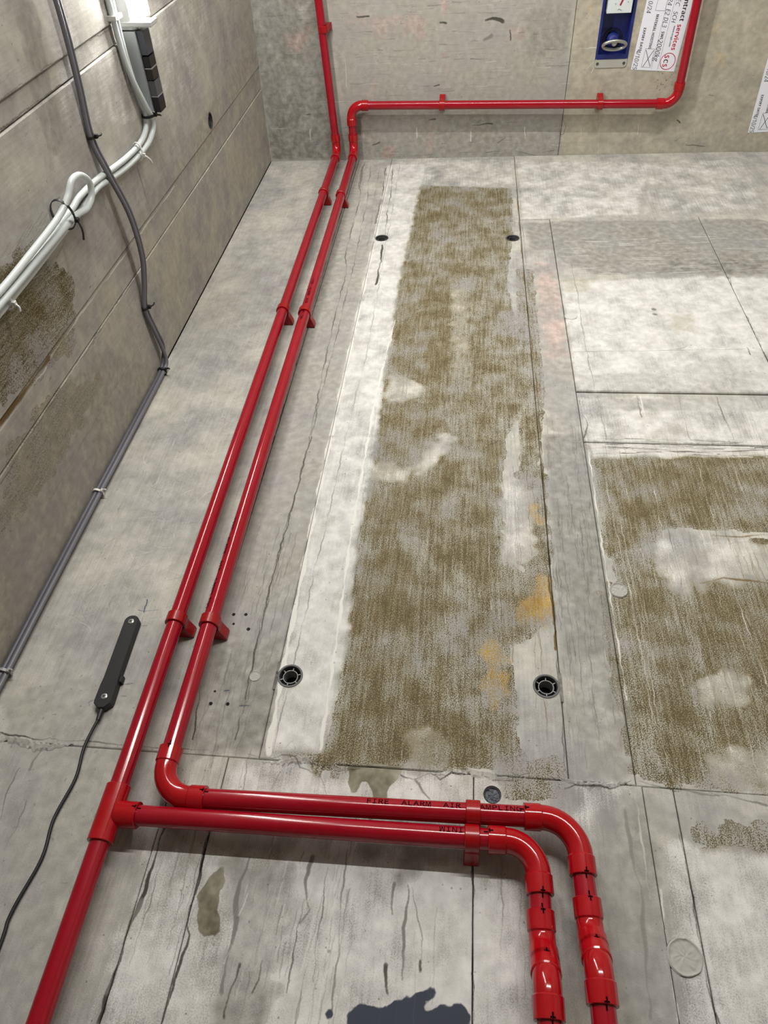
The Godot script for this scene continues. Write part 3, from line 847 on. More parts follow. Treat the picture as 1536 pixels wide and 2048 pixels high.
func wrapped_text(parent: Node3D, text: String, start: Vector3, along: Vector3, towards: Vector3, r: float, size: float, width: float) -> void:
	var tm := TextMesh.new()
	var fnt := SystemFont.new()
	fnt.font_names = PackedStringArray(["Droid Sans Mono"]); fnt.font_weight = 700
	tm.font = fnt; tm.text = text; tm.font_size = 64; tm.pixel_size = size / 64.0; tm.depth = 0.0
	tm.horizontal_alignment = HORIZONTAL_ALIGNMENT_LEFT
	var a := tm.get_mesh_arrays()
	var vs: PackedVector3Array = a[Mesh.ARRAY_VERTEX]
	var id: PackedInt32Array = a[Mesh.ARRAY_INDEX]
	var s := Shape.new()
	var q := (towards - along * towards.dot(along)).normalized()
	var up := q.cross(along).normalized()
	for p in vs:
		var t := p.y / r
		var rad := q * cos(t) + up * sin(t)
		s.vert(start + along * p.x * width + rad * (r + 0.0006), rad)
	for k in range(0, id.size(), 3): s.tri(id[k], id[k + 1], id[k + 2])
	if s.v.size() > 0: part("lettering", s, ink, parent, "black printed lettering")

func letters(parent: Node3D, text: String, size: float, m: Material, at: Vector3, right: Vector3, up: Vector3, serif := false, tilt := 0.0, squeeze := 1.0) -> void:
	var tm := TextMesh.new()
	var fnt := SystemFont.new()
	fnt.font_names = PackedStringArray(["Droid Sans"]); fnt.font_weight = 700 if not serif else 400
	tm.font = fnt; tm.text = text; tm.font_size = 64; tm.pixel_size = size / 64.0; tm.depth = 0.0
	tm.horizontal_alignment = HORIZONTAL_ALIGNMENT_LEFT
	var a := tm.get_mesh_arrays()
	var vs: PackedVector3Array = a[Mesh.ARRAY_VERTEX]
	var id: PackedInt32Array = a[Mesh.ARRAY_INDEX]
	var s := Shape.new()
	var q := right.cross(up).normalized()
	for p in vs: s.vert(at + right * ((p.x + p.y * tilt) * squeeze) + up * p.y, q)
	for k in range(0, id.size(), 3): s.tri(id[k], id[k + 1], id[k + 2])
	if s.v.size() > 0: part("lettering", s, m, parent)

func stroke(s: Shape, a: Vector3, b: Vector3, w: float, q: Vector3) -> void:
	var f := (b - a).normalized().cross(q) * w / 2.0
	s.quad(a - f, b - f, b + f, a + f, q)

# ---------------------------------------------------------------- fixings
func clip(label: String, group: String, c: Vector3, axis: Vector3, out: Vector3) -> void:   # c: pipe centre, out: away from the concrete
	axis = axis.normalized()
	var foot := c - out * (OFF - 0.0012)
	var o := thing("pipe_clip", label, "pipe clip", foot, group)
	var f := axis.cross(out)
	var s := Shape.new()
	var hw := 0.0085
	s.lathe(c - axis * hw, axis, [[0.0, 0.0120], [0.0, 0.0142], [0.0008, 0.0150], [2 * hw - 0.0008, 0.0150], [2 * hw, 0.0142], [2 * hw, 0.0120]], 36)
	part("band", s, red_clip, o)
	s = Shape.new()
	var tf := Transform3D(Basis(f, out, axis), foot)
	var d := OFF - 0.0012
	s.plate(Transform3D(Basis(f, out, f.cross(out)), foot), PackedVector2Array([Vector2(-0.020, 0), Vector2(0.020, 0), Vector2(0.0195, 0.005), Vector2(0.0135, d - 0.012), Vector2(0.013, d - 0.004), Vector2(-0.013, d - 0.004), Vector2(-0.0135, d - 0.012), Vector2(-0.0195, 0.005)]), -hw, hw, 0.0008)
	part("foot", s, red_clip, o)

func tie_cone(label: String, mouth: Vector3, e: Vector3, f: Vector3, out: Vector3, turn: float, mr: Material, rim: Material) -> void:
	var o := thing("tie_hole_sleeve", label, "formwork sleeve", mouth, "formwork tie sleeves in the back wall")
	var s := Shape.new()
	s.lathe(mouth - out * 0.022, out, [[0.0, 0.0140], [0.020, 0.0150], [0.0225, 0.0150], [0.0232, 0.0158], [0.0232, 0.0180], [0.0215, 0.0184]], 40)
	part("rim", s, rim, o)
	s = Shape.new()
	s.lathe(mouth - out * 0.020, out, [[0.0, 0.0092], [0.0175, 0.0097], [0.0175, 0.0108], [0.0, 0.0106]], 36)
	part("inner_ring", s, mr, o)
	for k in 6:
		var w := turn + TAU * k / 6.0
		var dir := e * cos(w) + f * sin(w)
		s = Shape.new()
		s.box(Transform3D(Basis(dir, out.cross(dir), out), mouth + dir * 0.0128 - out * 0.0085), Vector3(0.0044, 0.0014, 0.012))
		part("spoke", s, mr, o)
	s = Shape.new()
	s.lathe(mouth - out * 0.0225, out, [[0.0, 0.0], [0.0, 0.0142]], 32)
	part("core", s, tie_black, o)

func cable_tie(label: String, c: Vector3, axis: Vector3, out: Vector3, wide: float, tall: float, m: Material, tail: Vector3, group: String) -> void:
	axis = axis.normalized()
	var e := (out - axis * out.dot(axis)).normalized()
	var f := axis.cross(e)
	var o := thing("cable_tie", label, "cable tie", c, group)
	var s := Shape.new()
	var r0 := PackedVector3Array()
	var pin := PackedVector3Array()
	var nn := PackedVector3Array()
	for k in 25:
		var w := TAU * k / 24.0
		r0.append(c + e * cos(w) * tall + f * sin(w) * wide - axis * 0.0022)
		pin.append(c + e * cos(w) * tall + f * sin(w) * wide + axis * 0.0022)
		nn.append((e * cos(w) * wide + f * sin(w) * tall).normalized())
	s.strip(r0, nn, pin, nn)
	var o0 := PackedVector3Array()
	var o1 := PackedVector3Array()
	for k in 25:
		o0.append(r0[k] + nn[k] * 0.0012); o1.append(pin[k] + nn[k] * 0.0012)
	s.strip(o0, nn, o1, nn)
	var na := PackedVector3Array(); var nb := PackedVector3Array()
	for k in 25:
		na.append(-axis); nb.append(axis)
	s.strip(r0, na, o0, na); s.strip(pin, nb, o1, nb)
	part("band", s, m, o)
	s = Shape.new()
	var hd := c + e * (tall + 0.003) + f * wide * 0.35
	s.box(Transform3D(Basis(f, axis, f.cross(axis)), hd), Vector3(0.006, 0.0062, 0.0052), 0.0006)
	part("head", s, m, o)
	s = Shape.new()
	var tl := hd + tail
	s.sweep(smooth([hd, hd + tail * 0.5 + e * 0.003, tl], 4), PackedFloat32Array([0.0016]), 6)
	part("tail", s, m, o)

func lumpy_disc(parent: Node3D, called: String, c: Vector3, r: float, proud: float, m: Material, sd: int, label := "") -> void:   # a trowelled-in plug with a raised rim
	var nz := FastNoiseLite.new()
	nz.seed = sd; nz.frequency = 1.0; nz.fractal_octaves = 3
	var s := Shape.new()
	var sides := 48
	var rings := [[1.0, -0.002], [1.0, 0.15], [0.97, 0.75], [0.93, 1.0], [0.88, 0.8], [0.84, 0.3], [0.72, 0.35], [0.58, 0.4], [0.44, 0.45], [0.30, 0.45], [0.16, 0.4], [0.0, 0.4]]
	for q in rings.size():
		for k in sides + 1:
			var w := TAU * (k % sides) / sides
			var d: Vector2 = Vector2(cos(w), sin(w)) * float(rings[q][0])
			var rr := r * (1.0 + 0.05 * nz.get_noise_2d(cos(w) * 1.5, sin(w) * 1.5 + 9.0))
			var z: float = rings[q][1] * proud if q > 0 else -0.002
			if q > 1: z += proud * 0.55 * nz.get_noise_2d(d.x * 3.2, d.y * 3.2)
			s.vert(c + Vector3(d.x * rr, d.y * rr, z), Vector3(0, 0, 1))
	for q in rings.size() - 1:
		for k in sides:
			var i := q * (sides + 1) + k
			s.tri(i, i + 1, i + sides + 1); s.tri(i + 1, i + sides + 2, i + sides + 1)
	var nn := PackedVector3Array()
	nn.resize(s.v.size())
	for k in range(0, s.ix.size(), 3):
		var fn := (s.v[s.ix[k + 2]] - s.v[s.ix[k]]).cross(s.v[s.ix[k + 1]] - s.v[s.ix[k]])
		for e in 3: nn[s.ix[k + e]] += fn
	for i in nn.size(): s.n[i] = nn[i].normalized() if nn[i].length() > 1e-14 else Vector3(0, 0, 1)
	part(called, s, m, parent, label)

func left_at(z: float, y: float, off: float) -> Vector3:
	var q := Vector3(1, 0, -LEFT_LEAN).normalized()
	return Vector3(-0.6525 + LEFT_LEAN * z, y, z) + q * off

func _ready() -> void:
	# camera
	var cam := Camera3D.new()
	cam.name = "camera"
	cam.fov = 73.153
	cam.near = 0.02
	cam.transform = Transform3D(Basis(Vector3(0.99417655, 0.09377849, -0.05309037), Vector3(-0.03264852, 0.73161356, 0.68093735), Vector3(0.10269891, -0.67523862, 0.73041477)), Vector3(0, 1.6, 0.87))
	add_child(cam)
	cam.current = true
	# air and exposure
	var env := Environment.new()
	env.background_mode = Environment.BG_COLOR
	env.background_color = Color(0.02, 0.02, 0.022)
	env.ambient_light_source = Environment.AMBIENT_SOURCE_DISABLED
	env.tonemap_mode = Environment.TONE_MAPPER_LINEAR
	env.tonemap_exposure = 1.07
	env.sdfgi_enabled = true; env.ssao_enabled = true; env.ssil_enabled = true
	var we := WorldEnvironment.new()
	we.name = "air"
	we.environment = env
	add_child(we)
	materials()
	battens()
	shell()
	pipes()
	clips()
	sleeves()
	cables()
	sensor()
	lifting_point()
	sheet(Vector3(0.4705, SOFFIT - 0.0006, 0.2355), 0.055, "white inspection sheet beside the blue lifting socket, inside the pipe bend")
	sheet(Vector3(0.8555, SOFFIT - 0.0006, 0.0555), -0.04, "white inspection sheet at the right edge, outside the pipe bend")

func materials() -> void:
	red_pipe = dusty(Color8(146, 8, 28), Color8(150, 18, 38), 0.16, 0.02, 4)
	red_fitting = dusty(Color8(158, 8, 18), Color8(164, 22, 34), 0.13, 0.03, 9)
	red_clip = dusty(Color8(146, 6, 12), Color8(150, 12, 18), 0.26, 0.02, 11)
	black_plastic = mat(Color8(22, 23, 27), 0.5)
	tie_black = mat(Color8(14, 14, 15), 0.5)
	tie_white = mat(Color8(214, 214, 210), 0.4)
	ink = mat(Color8(20, 10, 14), 0.9, 0.0, 0.1)
	steel = mat(Color8(196, 198, 196), 0.32, 0.9)
	plain = plain_concrete()

# ---------------------------------------------------------------- lamps
const LIT := Color(1.0, 0.985, 0.965)
func batten(label: String, a: Vector3, b: Vector3, out: Vector3, up: Vector3, energy: float, shine: float) -> Node3D:   # a: end near the gear, on the wall face
	var o := thing("batten_light", label, "light", a)
	var dir := (b - a).normalized()
	var l := a.distance_to(b)
	var s := Shape.new()
	var lo := 0.0
	var prof := PackedVector2Array([Vector2(-0.015, 0.0), Vector2(0.015, 0.0), Vector2(0.015, 0.020), Vector2(0.011, 0.026), Vector2(-0.011, 0.026), Vector2(-0.015, 0.020)])
	s.plate(Transform3D(Basis(up, out, up.cross(out)), a + dir * l / 2.0), prof, -l / 2.0, l / 2.0)
	part("spine", s, mat(Color8(205, 207, 208), 0.45), o)
	s = Shape.new()
	var glow := mat(Color8(245, 245, 240), 0.4)
	glow.emission_enabled = true; glow.emission = LIT; glow.emission_energy_multiplier = shine
	s.sweep(PackedVector3Array([a + dir * 0.02 + out * 0.040, (a + b) / 2.0 + out * 0.040, b - dir * 0.02 + out * 0.040]), PackedFloat32Array([0.013]), 24)
	part("tube", s, glow, o, "glowing white tube")
	for e in [a + dir * 0.008, b - dir * 0.008]:
		s = Shape.new()
		s.box(Transform3D(Basis(up, out, up.cross(out)), e + out * 0.030), Vector3(0.036, 0.056, 0.008), 0.002)
		part("end_plate", s, mat(Color8(200, 202, 203), 0.5), o)
	var al := AreaLight3D.new()
	al.name = "light"
	al.area_size = Vector2(l - 0.06, 0.026)
	al.light_color = LIT
	al.light_energy = energy
	al.area_range = 8.0
	al.area_attenuation = 2.0
	al.shadow_enabled = true
	o.add_child(al)
	al.global_position = (a + b) / 2.0 + out * 0.0545
	al.look_at(al.global_position + out, dir.cross(out))
	return o

func battens() -> void:
	var q := Vector3(1, 0, -LEFT_LEAN).normalized()
	var o := batten("batten light on the left wall, its glowing tube just in view", left_at(0.575, 3.062, 0.0), left_at(1.95, 3.062, 0.0), q, Vector3.UP, 1.1, 80.0)
	# open gear tray at the near end of the batten: zinc channel with black connector blocks
	var s := Shape.new()
	var d := Vector3(LEFT_LEAN, 0, 1).normalized()
	var fr := func(z: float, off: float) -> Transform3D: return Transform3D(Basis(Vector3.UP, q, Vector3.UP.cross(q)), left_at(z, 3.062, off))
	s.box(fr.call(0.508, 0.014), Vector3(0.040, 0.022, 0.130), 0.001)
	part("gear_tray", s, mat(Color8(170, 174, 178), 0.4, 0.5), o, "zinc gear tray at the end of the light")
	s = Shape.new()
	s.box(Transform3D(Basis(Vector3.UP, q, Vector3.UP.cross(q)), left_at(0.508, 3.0835, 0.030)), Vector3(0.002, 0.014, 0.130))
	part("tray_lip", s, mat(Color8(190, 193, 196), 0.4, 0.5), o)
	for blk in [[0.554, 0.038, Color8(70, 74, 82)], [0.524, 0.018, Color8(16, 16, 18)], [0.503, 0.018, Color8(34, 26, 26)], [0.480, 0.026, Color8(84, 84, 90)], [0.452, 0.026, Color8(12, 12, 14)]]:
		s = Shape.new()
		s.box(fr.call(blk[0], 0.032), Vector3(0.030, 0.014, blk[1]), 0.0012)
		part("connector_block", s, mat(blk[2], 0.45), o)
	for z in [0.5135, 0.4665]:
		s = Shape.new()
		s.box(fr.call(z, 0.033), Vector3(0.031, 0.013, 0.0022), 0.0004)
		part("spacer", s, mat(Color8(150, 150, 150), 0.4), o)
	batten("batten light on the wall behind the camera", Vector3(-0.45, 2.85, 2.26), Vector3(0.95, 2.85, 2.26), Vector3(0, 0, -1), Vector3.UP, 3.4, 6.0)

# ---------------------------------------------------------------- room
func shell() -> void:
	var low := concrete("concrete_back_low", -0.66, 1.55, 0.64, 2.60, 0.00064, true, BACK_STAINS, BACK_STROKES, Color8(170, 169, 163), 21, SCRATCH_BACK, 8, 0.055)
	var high := concrete("concrete_back_high", -0.66, 2.60, 1.0, 4.0, 0.00095, true, BACK_STAINS, BACK_STROKES, Color8(170, 169, 163), 21, SCRATCH_BACK, 8, 0.055)
	var lmat := concrete("concrete_left", -0.02, 1.85, 0.80, 4.0, 0.0011, true, LEFT_STAINS, LEFT_STROKES, Color8(168, 165, 158), 51, SCRATCH_LEFT, 6, 0.03)
	var cmat := concrete("concrete_ceiling", -0.66, -0.01, 1.0, 0.62, 0.00085, false, CEILING_STAINS, CEILING_STROKES, Color8(166, 164, 156), 71, SCRATCH_CEILING, 5, 0.05)
	# back wall: formwork panels a millimetre or two out of line, joints between them
	var wb := structure("wall_back")
	var fb := [Vector3.ZERO, Vector3.RIGHT, Vector3.UP, Vector3.BACK]
	slab(wb, "core", Vector3(-0.95, 0, -0.35), Vector3(1.75, SOFFIT + 0.3, -0.05), plain)
	var drills := [[-0.334, 2.180, 0.0028, 0.012], [-0.315, 2.181, 0.0028, 0.012], [-0.330, 2.163, 0.0022, 0.012], [-0.305, 2.155, 0.0030, 0.012], [-0.329, 2.050, 0.0018, 0.012], [-0.330, 2.031, 0.0028, 0.012], [-0.306, 2.032, 0.0028, 0.012]]
	var cols := [-0.6525, -0.355, -0.245, 0.152, 0.234, 0.632]
	var face := [0.0, -0.0008, 0.0006, -0.0004, -0.0016]
	var hl := [[], drills, [[-0.226, 2.080, 0.0182, 0.03], [0.1325, 2.087, 0.0182, 0.03]], [], []]
	var hh := [[], [], [[-0.2245, 3.424, 0.0182, 0.03], [0.1290, 3.418, 0.0182, 0.03]], [], []]
	for k in 5:
		cast_panel(wb, "formwork_panel", fb, low, cols[k], 1.957, cols[k + 1], 2.60, face[k], hl[k], 0.0014, ["v1"] if k < 4 else [])
		if k < 4: cast_panel(wb, "formwork_panel", fb, high, cols[k], 2.60, cols[k + 1], 3.53 if k == 3 else SOFFIT, face[k], hh[k], 0.0014, ["v0"])
	cast_panel(wb, "formwork_panel", fb, high, 0.234, 2.60, 1.0, 2.750, -0.0004)
	cast_panel(wb, "formwork_panel", fb, high, 0.234, 2.750, 0.630, 3.53, 0.0030, [], 0.002)
	cast_panel(wb, "formwork_panel", fb, high, 0.630, 2.750, 1.0, 3.53, 0.0030)
	cast_panel(wb, "formwork_panel", fb, high, 0.152, 3.53, 0.860, SOFFIT, 0.0012)
	cast_panel(wb, "formwork_panel", fb, high, 0.860, 3.53, 1.0, SOFFIT, -0.0006)
	var cl := [-0.6525, -0.350, -0.285, 0.034, 0.240, 0.277, 0.632]
	var fl := [0.0008, 0.0014, 0.0010, 0.0016, 0.0004, 0.0012]
	for k in 6: cast_panel(wb, "formwork_panel", fb, low, cl[k], 1.55, cl[k + 1], 1.957, fl[k], [[0.057, 1.933, 0.0112, 0.006]] if k == 3 else [], 0.0010)
	for k in 5: cast_panel(wb, "formwork_panel", fb, plain, cols[k], 0.0, cols[k + 1], 1.55, 0.0006)
	cast_panel(wb, "formwork_panel", fb, plain, 0.632, 0.0, 1.45, 2.60, 0.0)
	cast_panel(wb, "formwork_panel", fb, plain, 1.0, 2.60, 1.45, SOFFIT, 0.0)
	var grout := mat(Color8(168, 167, 162), 0.85)
	lumpy_disc(wb, "grout_plug", Vector3(0.2560, 1.778, 0.0006), 0.0185, 0.0022, grout, 3)
	lumpy_disc(wb, "grout_plug", Vector3(0.252, 2.258, -0.0012), 0.0135, 0.0024, grout, 5)
	lumpy_disc(wb, "grout_plug", Vector3(0.2470, 3.027, 0.003), 0.0140, 0.0018, mat(Color8(196, 196, 192), 0.85), 7)
	lumpy_disc(wb, "grout_plug", Vector3(-0.277, 2.077, -0.0006), 0.0080, 0.0010, grout, 9)
	lumpy_disc(wb, "sealant_plug", Vector3(0.057, 1.933, -0.0028), 0.0106, 0.0026, mat(Color8(58, 63, 72), 0.45), 13, "dark grey sealant filling a hole")
	mortar_ridge(wb, low)
	# left wall
	var wl := structure("wall_left")
	var q := Vector3(1, 0, -LEFT_LEAN).normalized()
	var ld := Vector3(LEFT_LEAN, 0, 1)
	var lf := [Vector3(-0.6525, 0, 0), ld, Vector3.UP, q]
	var zc := [0.0, 0.216, 0.275, 0.561, 0.592, 0.80]
	var lfc := [0.0, -0.0012, 0.0010, -0.0022, 0.0008]
	for k in 5:
		cast_panel(wl, "formwork_panel", lf, lmat, zc[k], 1.85, zc[k + 1], SOFFIT, lfc[k], [[0.300, 3.440, 0.0182, 0.03]] if k == 2 else [], 0.0016)
		cast_panel(wl, "formwork_panel", lf, plain, zc[k], 0.0, zc[k + 1], 1.85, lfc[k])
	cast_panel(wl, "formwork_panel", lf, plain, 0.80, 0.0, 2.30, SOFFIT, 0.0)
	var s := Shape.new()
	s.plate(Transform3D(Basis(Vector3.RIGHT, Vector3.BACK, Vector3.DOWN), Vector3.ZERO), PackedVector2Array([Vector2(-0.95, -0.05), Vector2(-0.7042, -0.05), Vector2(-0.624, 2.31), Vector2(-0.95, 2.31)]), -(SOFFIT + 0.3), 0.0)
	part("core", s, plain, wl)
	# ceiling: two pours, the joint between them, the socket cut out
	var ce := structure("ceiling")
	var fc := [Vector3(0, SOFFIT, 0), Vector3.RIGHT, Vector3.BACK, Vector3.DOWN]
	cast_panel(ce, "soffit_panel", fc, cmat, -0.66, -0.005, 0.291, 0.62, 0.0012, [], 0.0014, ["v1", "v0"])
	cast_panel(ce, "soffit_panel", fc, cmat, 0.291, -0.005, 0.368, 0.62, 0.0, [], 0.0014, ["u1", "v1", "v0"])
	cast_panel(ce, "soffit_panel", fc, cmat, 0.368, -0.005, 0.448, 0.268, 0.0, [], 0.0014, ["u0", "u1", "v1", "v0"])
	cast_panel(ce, "soffit_panel", fc, cmat, 0.368, 0.550, 0.448, 0.62, 0.0, [], 0.0014, ["u0", "u1", "v1", "v0"])
	cast_panel(ce, "soffit_panel", fc, cmat, 0.448, -0.005, 1.0, 0.62, 0.0, [], 0.0014, ["u0", "u1", "v1", "v0"])
	cast_panel(ce, "soffit_panel", fc, plain, -0.66, 0.62, 1.45, 2.30, 0.0, [], 0.0014, ["v0"])
	cast_panel(ce, "soffit_panel", fc, plain, 1.0, -0.005, 1.45, 0.62, 0.0, [], 0.0014, ["u0", "v1", "v0"])
	slab(ce, "core", Vector3(-0.95, SOFFIT + 0.05, -0.35), Vector3(1.75, SOFFIT + 0.3, 2.6), plain)
	# the sides behind and beside the camera
	var wr := structure("wall_right")
	slab(wr, "core", Vector3(1.45, 0, -0.05), Vector3(1.75, SOFFIT + 0.05, 2.6), plain)
	var wf := structure("wall_front")
	slab(wf, "core", Vector3(-0.95, 0, 2.29), Vector3(1.45, SOFFIT + 0.05, 2.6), plain)
	var fo := structure("floor")
	slab(fo, "slab", Vector3(-0.95, -0.2, -0.35), Vector3(1.75, 0.0, 2.6), plain)

func mortar_ridge(wb: Node3D, m: StandardMaterial3D) -> void:   # ragged slurry lip along the day joint
	var rng := RandomNumberGenerator.new()
	rng.seed = 88
	var bx: Array = m.get_meta("box")
	for seg in [[-0.24, -0.11], [-0.02, 0.10], [0.13, 0.23], [-0.62, -0.50]]:
		var s := Shape.new()
		var x: float = seg[0]
		var rows := []
		while x < seg[1]:
			var t: float = (x - seg[0]) / (seg[1] - seg[0])
			var k := sin(PI * t)
			var y := 1.957 + sin(x * 61.0) * 0.004 + rng.randf_range(-0.0015, 0.0015)
			var th := (0.003 + rng.randf() * 0.005) * k + 0.0008
			rows.append([Vector3(x, y + th * 0.8, 0.0007), Vector3(x, y + th * 0.3, 0.0014 + 0.0022 * k), Vector3(x, y - th * 0.5, 0.0014 + 0.0018 * k * rng.randf()), Vector3(x, y - th, 0.0011)])
			x += 0.0035
		for i in rows.size() - 1:
			for j in 3:
				var b := s.v.size()
				s.quad(rows[i][j], rows[i + 1][j], rows[i + 1][j + 1], rows[i][j + 1], Vector3.ZERO, Vector3(rows[i][0].x, 1.957, -0.2))
				for e in 4: s.t[b + e] = Vector2((s.v[b + e].x - bx[0]) / bx[2], (s.v[b + e].y - bx[1]) / bx[3])
		part("mortar_lip", s, m, wb)

const SCRATCH_BACK := [
	["trowel", 420, -0.60, 2.15, -0.42, 3.10, 0.035, 9.5, 0.9, 0.5, 4],
	["trowel", 300, -0.60, 2.15, -0.42, 3.10, 0.035, 9.5, 1.2, 0.5, 1],
	["grain", 150, -0.16, 1.97, 0.15, 3.60, 0.16, 1.5708, 0.9, 0.55, 3],
	["grain", 90, -0.16, 1.97, 0.15, 3.70, 0.22, 1.5708, 0.9, 0.5, 0],
	["grain", 60, -0.16, 1.97, 0.15, 3.60, 0.14, 1.5708, 1.0, 0.5, 1],
	["grain", 160, 0.24, 1.97, 0.56, 2.56, 0.09, 1.5708, 1.0, 0.55, 1],
	["grain", 160, 0.24, 1.97, 0.56, 2.56, 0.10, 1.5708, 0.9, 0.55, 3],
	["grain", 110, 0.155, 1.97, 0.232, 2.60, 0.12, 1.5708, 0.9, 0.5, 0],
	["grain", 70, -0.34, 1.70, -0.25, 2.30, 0.14, 1.5708, 1.0, 0.45, 0],
	["grain", 60, -0.34, 1.64, 0.24, 1.95, 0.08, 1.5708, 0.9, 0.4, 4],
	["vein", 120, 0.24, 3.20, 0.78, 3.42, 0.06, 0.05, 2.0, 0.6, 1],
	["vein", 60, 0.24, 3.22, 0.78, 3.45, 0.05, 0.05, 2.0, 0.5, 4],
	["vein", 60, 0.18, 3.52, 0.85, 3.95, 0.06, 9.5, 1.5, 0.35, 1],
	["ledge", 90, 0.24, 2.57, 0.60, 2.615, 0.05, 0.0, 1.6, 0.6, 0],
	["ledge", 60, 0.24, 2.57, 0.60, 2.615, 0.05, 0.0, 2.0, 0.7, 1],
	["scrape", 14, 0.25, 2.38, 0.40, 2.48, 0.03, 0.1, 1.2, 0.4, 1],
	["damp", 45, -0.22, 1.66, -0.09, 1.86, 0.05, 1.5, 1.4, 0.45, 4],
	["damp", 50, -0.24, 1.66, -0.10, 1.88, 0.05, 1.45, 1.6, 0.5, 1],
	["pits", 170, -0.6525, 1.60, -0.43, 2.10, 0.006, 9.5, 2.0, 0.4, 4],
]
const SCRATCH_LEFT := [
	["grain", 160, 0.30, 2.25, 0.44, 2.58, 0.05, 1.4, 1.2, 0.6, 3],
	["grain", 60, 0.30, 2.25, 0.44, 2.58, 0.05, 1.8, 1.2, 0.5, 1],
	["grain", 120, 0.0, 1.9, 0.8, 3.95, 0.15, 1.5708, 1.4, 0.3, 4],
	["pits", 90, 0.0, 1.9, 0.8, 3.95, 0.008, 1.5708, 2.2, 0.6, 0],
]
const SCRATCH_CEILING := [
	["grain", 300, -0.65, 0.0, 0.28, 0.60, 0.05, 0.0, 1.4, 0.4, 0],
	["grain", 170, -0.65, 0.0, 0.28, 0.60, 0.04, 0.0, 1.6, 0.4, 1],
	["grain", 90, -0.65, 0.0, 0.28, 0.60, 0.02, 0.0, 3.0, 0.4, 4],
	["speck", 40, 0.55, 0.18, 0.60, 0.24, 0.004, 9.5, 2.0, 0.8, 0],
]

